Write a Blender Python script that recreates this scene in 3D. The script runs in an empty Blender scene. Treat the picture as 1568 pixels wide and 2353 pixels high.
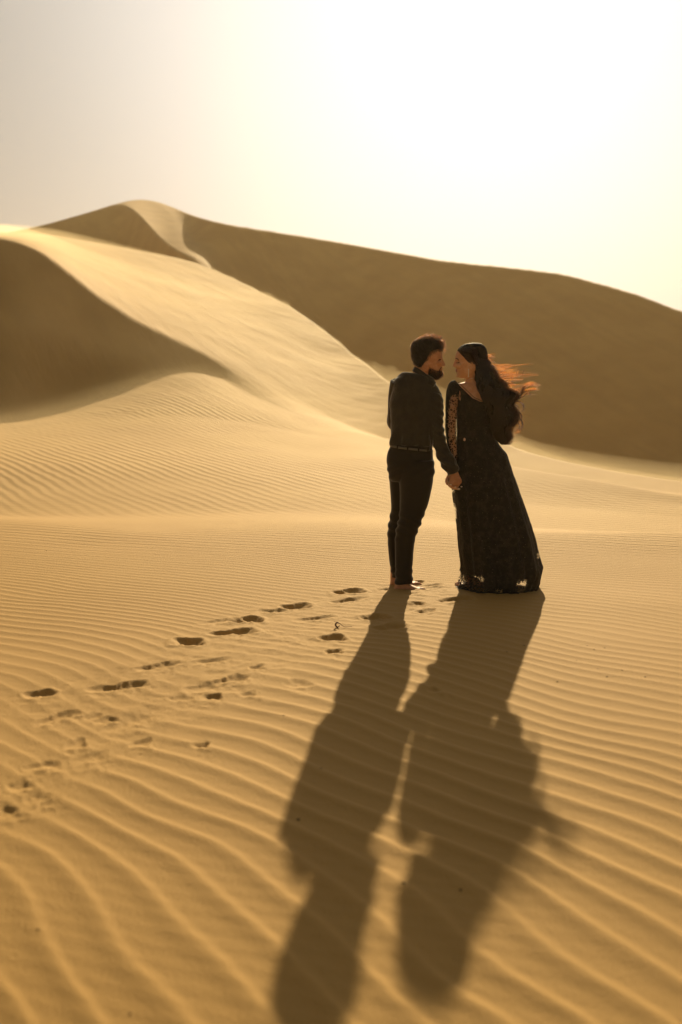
import bpy, bmesh, math, random
import numpy as np
from mathutils import Vector, noise as mnoise

random.seed(7)
RNG = np.random.default_rng(7)
PI = math.pi
scene = bpy.context.scene

# ------------------------------------------------------------------ camera
CAM_H, PITCH, FPX = 1.55, math.radians(8.1), 2288.0
cam_d = bpy.data.cameras.new('camera')
cam = bpy.data.objects.new('camera', cam_d)
scene.collection.objects.link(cam)
cam.location = (0, 0, CAM_H)
cam.rotation_euler = (PI/2 - PITCH, 0, 0)
cam_d.sensor_fit = 'VERTICAL'
cam_d.sensor_height = 36.0
cam_d.sensor_width = 24.0
cam_d.lens = 35.0
cam_d.clip_start = 0.05
cam_d.clip_end = 3000
cam_d.dof.use_dof = True
cam_d.dof.focus_distance = 7.1
cam_d.dof.aperture_fstop = 1.5
scene.camera = cam

# ------------------------------------------------------------------ sun, sky, exposure
SUN_EL, SUN_AZ = math.radians(21.3), math.radians(8.4)      # azimuth from +Y towards +X
SUN_DIR = Vector((math.sin(SUN_AZ)*math.cos(SUN_EL), math.cos(SUN_AZ)*math.cos(SUN_EL), math.sin(SUN_EL)))
sun_d = bpy.data.lights.new('sun', 'SUN')
sun = bpy.data.objects.new('sun', sun_d)
scene.collection.objects.link(sun)
sun.rotation_euler = (-SUN_DIR).to_track_quat('-Z', 'Y').to_euler()
sun_d.energy = 4.9
sun_d.angle = math.radians(0.55)
sun_d.color = (1.0, 0.79, 0.47)

world = bpy.data.worlds.new('World')
scene.world = world
world.use_nodes = True
wt = world.node_tree
wt.nodes.clear()

def N(t, typ, **kw):
    n = t.nodes.new(typ)
    for k, v in kw.items():
        if k == 'inp':
            for i, val in v.items():
                n.inputs[i].default_value = val
        else:
            setattr(n, k, v)
    return n
def L(t, a, b):
    t.links.new(a, b)
def M(t, op, a, b=None, c=None, clamp=False):
    n = t.nodes.new('ShaderNodeMath'); n.operation = op; n.use_clamp = clamp
    for i, v in enumerate((a, b, c)):
        if v is None: continue
        if isinstance(v, (int, float)): n.inputs[i].default_value = v
        else: t.links.new(v, n.inputs[i])
    return n.outputs[0]
def mixc(t, fac, a, b, blend='MIX'):
    n = t.nodes.new('ShaderNodeMix'); n.data_type = 'RGBA'; n.blend_type = blend
    for i, v in ((0, fac), (6, a), (7, b)):
        if isinstance(v, (int, float)): n.inputs[i].default_value = v
        elif isinstance(v, tuple): n.inputs[i].default_value = v if len(v) == 4 else v + (1,)
        else: t.links.new(v, n.inputs[i])
    return n.outputs[2]

sky = N(wt, 'ShaderNodeTexSky', sky_type='NISHITA', sun_disc=False, sun_elevation=SUN_EL,
        sun_rotation=SUN_AZ, altitude=200, air_density=1.0, dust_density=7.0, ozone_density=1.0)
tc = N(wt, 'ShaderNodeTexCoord')
# dusty air round the sun: brightness falls with the angle from the sun
dp = N(wt, 'ShaderNodeVectorMath', operation='DOT_PRODUCT')
L(wt, tc.outputs['Generated'], dp.inputs[0]); dp.inputs[1].default_value = SUN_DIR
ang = M(wt, 'ARCCOSINE', M(wt, 'MINIMUM', dp.outputs['Value'], 0.99999))
g1 = M(wt, 'POWER', 2.718, M(wt, 'MULTIPLY', M(wt, 'POWER', M(wt, 'DIVIDE', ang, 0.35), 4.0), -1.0))
g4 = M(wt, 'POWER', 2.718, M(wt, 'MULTIPLY', M(wt, 'POWER', M(wt, 'DIVIDE', ang, 0.54), 4.0), -1.0))
zz = N(wt, 'ShaderNodeSeparateXYZ'); L(wt, tc.outputs['Generated'], zz.inputs[0])
ghz = M(wt, 'POWER', 2.718, M(wt, 'MULTIPLY', M(wt, 'ABSOLUTE', zz.outputs['Z']), -5.0))
g2 = M(wt, 'POWER', 2.718, M(wt, 'MULTIPLY', ang, -3.0))
tint = mixc(wt, 1.0, sky.outputs[0], (1.0, 0.92, 0.78), 'MULTIPLY')
bg1 = N(wt, 'ShaderNodeBackground'); L(wt, tint, bg1.inputs[0]); bg1.inputs[1].default_value = 0.003
bg2 = N(wt, 'ShaderNodeBackground', inp={0: (0.88, 0.94, 1.0, 1)}); L(wt, M(wt, 'ADD', M(wt, 'MULTIPLY', g1, 0.20), M(wt, 'MULTIPLY', g4, 0.15)), bg2.inputs[1])
bg3 = N(wt, 'ShaderNodeBackground', inp={0: (1.0, 0.93, 0.82, 1)}); L(wt, M(wt, 'ADD', M(wt, 'MULTIPLY', ghz, 0.17), M(wt, 'ADD', M(wt, 'MULTIPLY', g2, 0.42), 0.07)), bg3.inputs[1])
a1 = N(wt, 'ShaderNodeAddShader'); a2 = N(wt, 'ShaderNodeAddShader'); wo = N(wt, 'ShaderNodeOutputWorld')
L(wt, bg1.outputs[0], a1.inputs[0]); L(wt, bg2.outputs[0], a1.inputs[1])
L(wt, a1.outputs[0], a2.inputs[0]); L(wt, bg3.outputs[0], a2.inputs[1]); L(wt, a2.outputs[0], wo.inputs[0])

scene.view_settings.view_transform = 'Standard'
scene.view_settings.look = 'None'
scene.view_settings.exposure = 0.47
scene.view_settings.gamma = 1.0
scene.cycles.max_bounces = 8
scene.cycles.volume_bounces = 1
scene.cycles.transparent_max_bounces = 24
scene.cycles.use_denoising = True
scene.cycles.denoiser = 'OPENIMAGEDENOISE'
scene.cycles.denoising_prefilter = 'ACCURATE'

# ------------------------------------------------------------------ helpers
# The photograph was measured in a 1568 x 2353 frame; a pixel and a distance give a point of the place.
CP, SP = math.cos(PITCH), math.sin(PITCH)
def W(px, py, Y):
    dx, dy = (px-784.0)/FPX, (1176.5-py)/FPX
    d = (dx, CP+dy*SP, -SP+dy*CP)
    t = Y/d[1]
    return np.array((d[0]*t, Y, CAM_H+d[2]*t))
def G(px, py, h=0.0):
    dx, dy = (px-784.0)/FPX, (1176.5-py)/FPX
    d = (dx, CP+dy*SP, -SP+dy*CP)
    t = (h-CAM_H)/d[2]
    return np.array((d[0]*t, d[1]*t, h))

def link(o, parent=None):
    scene.collection.objects.link(o)
    if parent is not None:
        o.parent = parent
    return o
def tag(o, label=None, cat=None, group=None, kind=None):
    if label: o['label'] = label
    if cat: o['category'] = cat
    if group: o['group'] = group
    if kind: o['kind'] = kind
    return o

def np_mesh(name, verts, quads, tris=None, smooth=True):
    me = bpy.data.meshes.new(name)
    nv, nq = len(verts), len(quads)
    nt = 0 if tris is None else len(tris)
    me.vertices.add(nv)
    me.vertices.foreach_set('co', np.asarray(verts, dtype=np.float32).ravel())
    loops = np.asarray(quads, dtype=np.int32).ravel()
    starts = np.arange(nq, dtype=np.int32)*4
    if nt:
        loops = np.concatenate([loops, np.asarray(tris, dtype=np.int32).ravel()])
        starts = np.concatenate([starts, nq*4+np.arange(nt, dtype=np.int32)*3])
    me.loops.add(len(loops)); me.loops.foreach_set('vertex_index', loops)
    me.polygons.add(nq+nt); me.polygons.foreach_set('loop_start', starts)
    me.update(calc_edges=True)
    if smooth:
        me.polygons.foreach_set('use_smooth', np.ones(nq+nt, dtype=bool))
    me.validate()
    return me

# value noise on numpy arrays
_tab = np.random.default_rng(11).random((256, 256))
def vnoise(x, y):
    xi, yi = np.floor(x).astype(int), np.floor(y).astype(int)
    fx, fy = x-xi, y-yi
    fx = fx*fx*fx*(fx*(fx*6-15)+10); fy = fy*fy*fy*(fy*(fy*6-15)+10)
    a = _tab[xi & 255, yi & 255]; b = _tab[(xi+1) & 255, yi & 255]
    c = _tab[xi & 255, (yi+1) & 255]; d = _tab[(xi+1) & 255, (yi+1) & 255]
    return (a*(1-fx)+b*fx)*(1-fy)+(c*(1-fx)+d*fx)*fy*1.0-0.5
def fbm(x, y, o=3):
    s, a = 0, 1.0
    for i in range(o):
        s = s+a*vnoise(x*2**i+17.3*i, y*2**i+5.1*i); a *= 0.5
    return s
def sstep(a, b, x):
    t = np.clip((x-a)/(b-a), 0, 1)
    return t*t*(3-2*t)

# ------------------------------------------------------------------ sand: one sheet for the whole dune field
PXS = np.array([-700, -400, 0, 100, 200, 290, 330, 380, 400, 430, 450, 470, 510, 560, 700, 784, 890, 1020, 1170, 1300, 1450, 1568, 2000, 2600], float)
def poly(pts, k):
    pts = np.array(pts, float)
    return np.interp(PXS, pts[:, 0], pts[:, k])
def seen(pts):                       # (px, py, distance): a line that shows in the photograph
    X = PXS; py = poly(pts, 1); Y = poly(pts, 2)
    w = np.array([W(x, y, d) for x, y, d in zip(X, py, Y)])
    return np.arctan2(w[:, 0], w[:, 1]), np.hypot(w[:, 0], w[:, 1]), w[:, 2]
def hid(pts):                        # (px, distance, height): a line out of sight
    Y = poly(pts, 1); h = poly(pts, 2)
    X = (PXS-784)/FPX*Y
    return np.arctan2(X, Y), np.hypot(X, Y), h

brink = [(-700, 560, 39), (-400, 548, 38), (0, 543, 35), (80, 553, 34), (120, 592, 33.6), (190, 655, 33), (250, 700, 32.6), (350, 755, 32), (450, 805, 31),
         (560, 865, 29), (700, 930, 27), (800, 985, 24.5), (890, 1018, 22.5), (1020, 1040, 19.0), (1170, 1085, 15.6), (1568, 1135, 13.4), (2600, 1140, 13.2)]
btop = [(-700, 530, 72), (-400, 530, 70), (0, 531, 62), (100, 536, 62), (250, 560, 62), (400, 588, 62), (480, 610, 60), (560, 650, 54), (620, 680, 50), (700, 722, 44),
        (784, 793, 37), (900, 890, 28), (1020, 950, 22.5), (1170, 1025, 17.5), (1250, 1050, 16.5), (1400, 1080, 15.5), (1568, 1105, 14.5), (2000, 1140, 14), (2600, 1150, 14)]
L1 = [(-700, 600, 126), (-300, 560, 130), (40, 531, 134), (150, 500, 138), (290, 460, 144), (330, 508, 120), (380, 568, 104), (430, 590, 92), (470, 606, 93)]
L2 = [(-700, 602, 127), (-300, 562, 131), (40, 533, 135), (150, 502, 139), (290, 461, 145), (330, 456, 158), (360, 457, 158), (400, 490, 136), (430, 540, 112), (450, 578, 103), (470, 603, 95.5)]
abase = [(470, 94, 11.6), (510, 92, 8.5), (560, 89, 5.5), (700, 84, 0.7), (784, 80, -2), (1020, 70, -4), (1300, 66, -4.5), (1568, 64, -4.5), (2600, 60, -4.5)]
skyl = [(290, 457), (330, 453), (360, 457), (400, 475), (430, 490), (500, 507), (560, 516), (700, 538), (784, 552), (900, 573), (1000, 592), (1080, 602),
        (1130, 607), (1250, 613), (1350, 636), (1450, 667), (1568, 711), (1800, 800), (2600, 830)]
SL = 0.60

feats = []
def add(f): feats.append(f)
add(hid([(0, 0.5, 0), (1568, 0.5, 0)]))
add(hid([(0, 8.0, 0), (1568, 8.0, 0)]))
add(hid([(0, 10.2, 0.02), (380, 9.3, 0.0), (784, 9.8, -0.01), (1170, 9.3, 0.01), (1568, 9.5, -0.02)]))
add(hid([(0, 11.8, -0.20), (784, 12.0, -0.16), (1170, 11.0, -0.20), (1568, 10.7, -0.25)]))
add(hid([(0, 15.2, 0.04), (784, 14.8, -0.04), (1170, 12.8, -0.14), (1568, 12.0, -0.23)]))
add(hid([(-400, 18.5, 0.20), (0, 18.5, 0.16), (350, 18.5, 0.18), (700, 18.0, 0.05), (1020, 16.0, 0.0), (1170, 14.0, -0.02), (1568, 12.8, -0.16)]))
add(hid([(-400, 22.5, 0.25), (0, 22.5, 0.20), (350, 23, 0.55), (560, 23, 0.38), (700, 21.5, 0.16), (890, 20.0, 0.05), (1020, 17.5, 0.02), (1170, 15.0, 0.09), (1568, 13.1, -0.11)]))
# foot of the near slip face
bx = np.array([(-700, 28.5, 0.8), (-400, 27.5, 0.6), (0, 24.3, 0.22), (150, 27.0, 0.42), (270, 28.5, 0.95), (350, 29.1, 1.35), (420, 29.9, 1.62), (450, 30.1, 1.68), (500, 29.6, 1.48), (560, 27.5, 0.94),
               (700, 24.5, 0.36), (800, 22.8, 0.16), (890, 21.2, 0.08), (1020, 18.2, 0.12), (1170, 15.3, 0.11), (1568, 13.25, -0.10), (2600, 13.1, -0.1)])
add(hid([tuple(r) for r in bx]))
F_br = seen(brink); F_bt = seen(btop)
add(F_br)
th_m = F_br[0]*0.4+F_bt[0]*0.6
add((th_m, F_br[1]*0.4+F_bt[1]*0.6, F_br[2]*0.42+F_bt[2]*0.58))
add(F_bt)
add(hid([(-700, 68, 6), (400, 67, 6), (560, 63, 3), (700, 56, 0.5), (784, 50, -1.5), (1020, 42, -3), (1300, 38, -3.6), (1568, 36, -3.7), (2600, 36, -3.7)]))
# dark facet under the summit, its lit windward strip and the big far face
KF = 0.82
y1, y1p = poly(L1, 2)*KF, poly(L1, 1)
h1 = np.array([W(x, a, b)[2] for x, a, b in zip(PXS, y1p, y1)])
y2, y2p = poly(L2, 2)*KF, poly(L2, 1)
h2 = np.array([W(x, a, b)[2] for x, a, b in zip(PXS, y2p, y2)])
ab_y, ab_h = poly(abase, 1)*KF, (poly(abase, 2)-CAM_H)*KF+CAM_H
base_y = np.where(PXS < 470, np.maximum(y1-(h1-6)/SL, 84*KF), ab_y)
base_h = np.where(PXS < 470, np.maximum(h1-(y1-base_y)*SL, 6.0), ab_h)
y1 = np.where(PXS < 470, y1, ab_y+1.0); h1 = np.where(PXS < 470, h1, ab_h+0.5)
y2 = np.where(PXS < 470, y2, ab_y+3.0); h2 = np.where(PXS < 470, h2, ab_h+1.6)
cr_p = poly([(a, b, 0) for a, b in skyl], 1)
s = (850-cr_p)/FPX
cy = (y2*SL-h2+CAM_H)/(SL-s)
cy = np.where(PXS <= 380, y2+1.0, cy); cy = np.where((PXS > 360) & (PXS < 480), np.interp(PXS, [380, 400, 430, 470], [155*KF, 150*KF, 137*KF, 112*KF]), cy)
chh = np.array([W(x, a, b)[2] for x, a, b in zip(PXS, cr_p, cy)])
chh = np.where(PXS < 290, h2-0.3, chh)
def mk(Y, h):
    X = (PXS-784)/FPX*(Y*CP+(CAM_H-h)*SP)
    return np.arctan2(X, Y), np.hypot(X, Y), h
add(mk(base_y, base_h)); add(mk(y1, h1)); add(mk(y2, h2)); add(mk(cy, chh))
add(mk(cy+25, chh-7)); add(mk(cy*0+230, chh*0-4)); add(mk(cy*0+400, chh*0-4))

# polar sheet: fine where the ground is near, coarse far off and behind
fine = np.radians(np.arange(-31, 31.001, 0.075))
side = np.radians(np.concatenate([np.arange(31.5, 60, 1.0), np.arange(62, 180, 4.0)]))
TH = np.concatenate([-side[::-1], fine, side])
rs = [0.25, 0.45, 0.7, 1.0]
while rs[-1] < 1.4: rs.append(rs[-1]*1.02)
while rs[-1] < 300:
    r = rs[-1]
    st = min(0.0036*r, 0.0145) if r < 11 else (min(0.0145+(r-11)*0.006, 0.008*r) if r < 150 else 0.06*r)
    rs.append(r+st)
R = np.array(rs)
nT, nR = len(TH), len(R)
Hc = np.zeros((nT, nR))
frs = []
for th, r, h in feats:
    o = np.argsort(th)
    fr = np.interp(TH, th[o], r[o]); fh = np.interp(TH, th[o], h[o])
    frs.append((fr, fh))
FR = np.array([f[0] for f in frs]); FH = np.array([f[1] for f in frs])
def gsm(a, sig, ax):
    k = int(3*sig)+1
    w = np.exp(-0.5*(np.arange(-k, k+1)/sig)**2); w /= w.sum()
    p = [(0, 0)]*a.ndim; p[ax] = (k, k)
    b = np.pad(a, p, mode='edge')
    return np.apply_along_axis(lambda v: np.convolve(v, w, 'valid'), ax, b)
FR[:11] = gsm(FR[:11], 13, 1); FH[:11] = gsm(FH[:11], 13, 1); FR[11:] = gsm(FR[11:], 8, 1); FH[11:] = gsm(FH[11:], 8, 1)
for i in range(1, len(FR)): FR[i] = np.maximum(FR[i], FR[i-1]+0.02)
for i in range(nT):
    Hc[i] = np.interp(R, FR[:, i], FH[:, i])
# round off everything a little in r (less at the brinks)
idx = np.arange(nR)
sm = Hc.copy()
near = R < 22
lr = np.log(R)
ul = np.linspace(lr[0], lr[-1], 3200)
def smooth_r(sig):
    out = np.empty_like(Hc)
    k = int(3*sig)+1
    w = np.exp(-0.5*(np.arange(-k, k+1)/sig)**2); w /= w.sum()
    for i in range(nT):
        u = np.interp(ul, lr, Hc[i])
        u = np.convolve(np.pad(u, k, mode='edge'), w, 'valid')
        out[i] = np.interp(lr, ul, u)
    return out
sA, sB = smooth_r(2.6), smooth_r(12.0)
TT, RR = np.meshgrid(TH, R, indexing='ij')
rb = FR[8][:, None]          # distance of the near brink
wgt = 1-sstep(0.50, 0.80, RR/rb)
pk = sstep(0.93, 0.99, RR/FR[10][:, None])*(1-sstep(1.04, 1.12, RR/FR[10][:, None]))*0.0
Hc = sA*(1-wgt)+sB*wgt
X = RR*np.sin(TT); Y = RR*np.cos(TT)
back = 1-sstep(0.75, 1.4, np.abs(TT))
Hc = Hc*back + (1-back)*0.0
# the flat falls away a little towards the camera's feet
Hc -= 0.010*np.clip(5.6-np.maximum(Y, 0.6), 0, 5)**2*back*(Y > -2)
# gentle undulation of the flat
und = sstep(1.0, 4.0, RR)*(1-sstep(70, 90, RR))
Hc += und*(0.030*fbm(X*0.28+3.1, Y*0.28+8.2, 2)+0.012*fbm(X*0.9, Y*0.9, 2))*(1+sstep(10, 30, RR)*1.0)
# ---- wind ripples
def ripples(X, Y):
    wx = 0.62*fbm(X*0.55+4.0, Y*0.55+1.0, 2)+0.10*vnoise(X*2.3+9, Y*2.3)
    wy = 0.30*fbm(X*0.7+14.0, Y*0.7+31.0, 2)+0.055*vnoise(X*3.1+2, Y*3.1+7)
    x, y = X+wx*0.35, Y+wy*0.55
    # crests run from far left to near right, more so close to the camera
    K = 2*PI/0.125
    yc = np.linspace(-3, 60, 3000)
    an = np.radians(np.interp(yc, [0, 2.2, 3.0, 4.2, 5.8, 8.0, 11], [60, 54, 48, 41, 29, 21, 18]))
    S0 = 0.60
    Fy = np.cumsum(np.minimum(S0/np.tan(an), 1.75))*(yc[1]-yc[0])
    # phase with a slowly turning normal: integrate cos, shear with sin about x=0
    ph = K*(np.interp(y, yc, Fy)+S0*x)
    ph += 7.0*fbm(X*0.8+60, Y*0.8+20, 2)+2.0*vnoise(X*2.7+6, Y*2.7+2)-K*0.035*np.clip(0.3-X, 0, 3)**2*(1-sstep(3.5, 6.5, Y))
    amp = 0.55+0.9*np.clip(fbm(X*0.45+70, Y*0.45+33, 2)+0.45, 0, 1.2)
    # crest shape: narrow top, broad trough, steeper lee towards the camera
    f = ph/(2*PI); f = f-np.floor(f)
    asym = 0.64
    g = np.where(f < asym, f/asym*0.5, 0.5+(f-asym)/(1-asym)*0.5)
    c = 0.5-0.5*np.cos(2*PI*g)
    prof = c**2.3
    # second, finer set breaks the regularity
    ph2 = K*1.9*(0.97*Y+0.34*X)+3.5*fbm(X*1.3+5, Y*1.3+77, 2)
    prof = prof+0.06*np.sin(ph2)*(0.5+vnoise(X*0.8+3, Y*0.8+5))
    return prof*amp
ra = 0.0052*(1-sstep(9.0, 12.5, RR))*sstep(0.8, 1.4, RR)*(1.15-0.60*sstep(2.5, 8.0, RR))
mask = (RR < 13) & (np.abs(TT) < 0.62)
rip = np.zeros_like(Hc)
rip[mask] = ripples(X[mask], Y[mask])

# ---- footprints: pressed into the same sheet  (x0,y0)-(x1,y1) in the frame, width m, depth m, heel and toe pits
FP = [(60,1591,118,1585,.085,.024),(78,1655,178,1628,.075,.016),(205,1581,332,1566,.085,.020),(308,1538,405,1521,.08,.016),(400,1473,464,1473,.13,.038),
      (484,1457,586,1446,.10,.030),(532,1424,598,1419,.125,.036),(466,1430,530,1421,.09,.010),(442,1522,528,1510,.06,.012),(652,1391,710,1386,.12,.034),
      (596,1399,650,1399,.08,.013),(772,1359,828,1354,.12,.034),(766,1380,834,1370,.09,.018),(680,1423,762,1412,.07,.014),(500,1563,560,1553,.09,.020),
      (436,1580,500,1568,.10,.010),(468,1597,508,1595,.07,.018),(740,1466,788,1463,.11,.030),(748,1498,784,1496,.07,.018),(578,1533,604,1531,.06,.012),
      (838,1420,886,1414,.12,.032),(862,1445,926,1436,.11,.026),(936,1388,972,1385,.09,.020),(958,1406,994,1402,.08,.020),(1034,1378,1084,1373,.11,.028),
      (1012,1381,1036,1378,.09,.018),(298,1703,342,1698,.06,.010),(456,1704,474,1702,.05,.014),(70,1753,128,1740,.06,.010),(70,1822,106,1812,.06,.008),
      (-10,1856,14,1836,.06,.010),(664,1572,700,1564,.10,.008),(150,1702,190,1695,.08,.012),(230,1650,262,1641,.08,.012),(395,1601,430,1595,.07,.010),(560,1591,585,1587,.06,.010),(24,1792,62,1783,.08,.010),(196,1640,226,1634,.07,.008),(262,1668,330,1634,.12,.008),(700,1465,730,1478,.09,.006),(170,1740,240,1722,.09,.007),
      (905,1347,965,1348,.10,.014),(868,1352,896,1350,.07,.014),(975,1344,1012,1341,.05,.010),(925,1362,960,1360,.05,.008),(945,1335,972,1333,.07,.022),(968,1352,1010,1347,.06,.008), (988,1583,1000,1580,.05,.012)]
pit = np.zeros_like(Hc); disturbed = np.zeros_like(Hc)
for k, (x0, y0, x1, y1_, wd, dp_) in enumerate(FP):
    a, b = G(x0, y0)[:2], G(x1, y1_)[:2]
    m = (a+b)/2; d = b-a; ln = np.hypot(*d); d = d/ln; ln += 0.02
    n = np.array((-d[1], d[0]))
    reg = (np.abs(X-m[0]) < 0.6) & (np.abs(Y-m[1]) < 0.6)
    lx, ly = X[reg]-m[0], Y[reg]-m[1]
    u = (lx*d[0]+ly*d[1]); v = (lx*n[0]+ly*n[1])
    u = u+0.03*vnoise(lx*14+k*7, ly*14)*1.2+0.012*vnoise(lx*40+k, ly*40); v = v+0.034*vnoise(lx*12+k*3, ly*12+50)+0.014*vnoise(lx*38+k, ly*38)
    U = np.abs(u)/(ln/2)
    dp_ = dp_*0.8
    hw = wd*0.60*(1-0.22*np.cos(u/(ln/2)*PI*0.9))*(1+0.12*np.sign(u))
    q = np.sqrt(U**2.6+np.abs(v/hw)**2.3+1e-9)
    bowl = -dp_*(1-sstep(0.30, 1.22, q))*(1+0.35*u/(ln/2))
    rim = dp_*0.16*np.exp(-((q-1.28)/0.22)**2)
    pit[reg] += bowl+rim
    disturbed[reg] = np.maximum(disturbed[reg], 1-sstep(1.0, 1.9, q))
    # loose clods pushed towards the camera side
    q2 = np.sqrt((u/(ln*0.7))**2+((v+0.06)/0.09)**2)
    pit[reg] += 0.006*np.exp(-q2**2)*vnoise(lx*45+k, ly*45)*1.2
# the line walked between prints is scuffed
def scuff(pts, wd, am):
    out = np.zeros_like(Hc)
    for a, b in zip(pts[:-1], pts[1:]):
        a, b = G(*a)[:2], G(*b)[:2]
        d = b-a; l2 = (d**2).sum()
        reg = (X > min(a[0], b[0])-0.5) & (X < max(a[0], b[0])+0.5) & (Y > min(a[1], b[1])-0.5) & (Y < max(a[1], b[1])+0.5)
        t = np.clip(((X[reg]-a[0])*d[0]+(Y[reg]-a[1])*d[1])/l2, 0, 1)
        ds = np.hypot(X[reg]-a[0]-t*d[0], Y[reg]-a[1]-t*d[1])
        out[reg] = np.maximum(out[reg], am*(1-sstep(wd*0.4, wd, ds)))
    return out
sc = np.maximum(scuff([(60, 1620), (300, 1550), (480, 1470), (640, 1400), (900, 1352), (1030, 1352)], 0.30, 0.75),
                scuff([(0, 1840), (120, 1740), (320, 1660), (480, 1580), (690, 1470), (860, 1420), (1060, 1376)], 0.32, 0.7))
sc = np.maximum(sc, scuff([(860, 1352), (1010, 1350)], 0.26, 1.0)); sc = np.maximum(sc, scuff([(1040, 1362), (1250, 1358)], 0.12, 0.7))
sc = sc*(0.55+0.9*np.clip(fbm(X*2.2+8, Y*2.2, 2)+0.3, 0, 1)); sc = np.clip(sc, 0, 1)
keep = (1-disturbed)*(1-0.75*sc)
Hc += rip*ra*keep
Hc += pit + sc*(0.009*fbm(X*9+3, Y*9, 3)+0.0035*vnoise(X*30, Y*30))
FEET = [(910, 1345), (925, 1352), (1150, 1350)]
Hc[:, 0] = Hc[:, 0].mean()

V = np.stack([X, Y, Hc], -1).reshape(-1, 3)
ii, jj = np.meshgrid(np.arange(nT), np.arange(nR-1), indexing='ij')
i2 = (ii+1) % nT
quads = np.stack([ii*nR+jj, i2*nR+jj, i2*nR+jj+1, ii*nR+jj+1], -1).reshape(-1, 4)
V = np.vstack([V, [[0, 0, float(Hc[:, 0].mean())]]])
ci = len(V)-1
tr = np.stack([np.full(nT, ci), np.arange(nT)*nR, ((np.arange(nT)+1) % nT)*nR], -1)
sand_me = np_mesh('sand_dunes', V, quads, tr)
sand = link(bpy.data.objects.new('sand_ground', sand_me))
tag(sand, 'golden rippled sand flat with footprints rising into wind-shaped dunes', 'sand', kind='structure')
at = sand_me.attributes.new('ripple_mask', 'FLOAT', 'POINT')
dHr = np.gradient(Hc, axis=1)/np.gradient(R)[None]
rmk = sstep(10.5, 14.5, RR)*(1-sstep(0.90, 0.99, RR/FR[8][:, None]))*(1-0.85*sstep(0.28, 0.42, dHr))
at.data.foreach_set('value', np.append(rmk.ravel(), 0).astype(np.float32))
print('sand verts', len(V))
def gh(x, y):                                    # height of the sand at a point
    t = math.atan2(x, y); r = math.hypot(x, y)
    i = min(max(np.searchsorted(TH, t), 1), nT-1); j = min(max(np.searchsorted(R, r), 1), nR-1)
    i = i if abs(TH[i]-t) < abs(TH[i-1]-t) else i-1
    return float(Hc[i, j])

# ------------------------------------------------------------------ sand material
def new_mat(name):
    m = bpy.data.materials.new(name); m.use_nodes = True
    t = m.node_tree; t.nodes.clear()
    out = N(t, 'ShaderNodeOutputMaterial'); b = N(t, 'ShaderNodeBsdfPrincipled')
    L(t, b.outputs[0], out.inputs[0])
    return m, t, b, out
sm_, t, b, out = new_mat('golden_sand')
geo = N(t, 'ShaderNodeNewGeometry'); P = geo.outputs['Position']
def noise(t, vec, scale, detail=3, rough=0.5, dist=0.0, mapping=None):
    if mapping:
        mp = N(t, 'ShaderNodeMapping'); mp.vector_type = 'TEXTURE'; mp.inputs['Rotation'].default_value = mapping[0]; mp.inputs['Scale'].default_value = mapping[1]
        L(t, vec, mp.inputs[0]); vec = mp.outputs[0]
    n = N(t, 'ShaderNodeTexNoise', inp={'Scale': scale, 'Detail': detail, 'Roughness': rough, 'Distortion': dist})
    L(t, vec, n.inputs['Vector']); return n.outputs['Fac']
sep = N(t, 'ShaderNodeSeparateXYZ'); L(t, P, sep.inputs[0])
def ramp(t, v, a, b_, lo=0.0, hi=1.0):
    n = N(t, 'ShaderNodeMapRange', interpolation_type='SMOOTHSTEP'); n.inputs[1].default_value = a; n.inputs[2].default_value = b_
    n.inputs[3].default_value = lo; n.inputs[4].default_value = hi; L(t, v, n.inputs[0]); return n.outputs[0]
big = noise(t, P, 0.35, 4)
grain = noise(t, P, 420, 2)
fleck = noise(t, P, 95, 3, 0.7)
streak = noise(t, P, 0.55, 5, 0.62, 0.0, ((0, 0, math.radians(-61)), (9.0, 0.45, 1.0)))
col = mixc(t, ramp(t, big, 0.3, 0.7), (0.49, 0.285, 0.075), (0.55, 0.33, 0.093))
col = mixc(t, M(t, 'MULTIPLY', ramp(t, grain, 0.35, 0.65), 0.30), col, (0.33, 0.20, 0.065))
col = mixc(t, M(t, 'MULTIPLY', ramp(t, fleck, 0.60, 0.72), 0.25), col, (0.26, 0.16, 0.07))
far = ramp(t, sep.outputs['Y'], 17, 30)
col = mixc(t, M(t, 'MULTIPLY', M(t, 'MULTIPLY', ramp(t, streak, 0.42, 0.66), far), 0.22), col, (0.36, 0.22, 0.07))
L(t, col, b.inputs['Base Color'])
b.inputs['Roughness'].default_value = 0.85
b.inputs['Specular IOR Level'].default_value = 0.32
# ripples too far off to be in the mesh, streaks of the windward faces, grains
wv = N(t, 'ShaderNodeTexWave', wave_type='BANDS', bands_direction='Y', wave_profile='SIN',
       inp={'Scale': 1.9, 'Distortion': 3.6, 'Detail': 2.0, 'Detail Scale': 0.5, 'Detail Roughness': 0.55})
mp = N(t, 'ShaderNodeMapping'); mp.inputs['Rotation'].default_value = (0, 0, math.radians(58)); mp.inputs['Scale'].default_value = (1, 1, 0.3)
L(t, P, mp.inputs[0]); L(t, mp.outputs[0], wv.inputs['Vector'])
wmask = N(t, 'ShaderNodeAttribute', attribute_name='ripple_mask').outputs['Fac']
wmask = M(t, 'MULTIPLY', wmask, ramp(t, noise(t, P, 0.16, 2), 0.30, 0.62, 0.25, 1.0))
wmask = M(t, 'MULTIPLY', wmask, M(t, 'SUBTRACT', 1.0, ramp(t, sep.outputs['X'], -2.0, 4.0, 0.0, 0.8)))
h_w = M(t, 'MULTIPLY', M(t, 'MULTIPLY', wv.outputs['Fac'], wmask), 0.013)
h_s = M(t, 'MULTIPLY', M(t, 'MULTIPLY', streak, far), 0.07)
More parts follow.
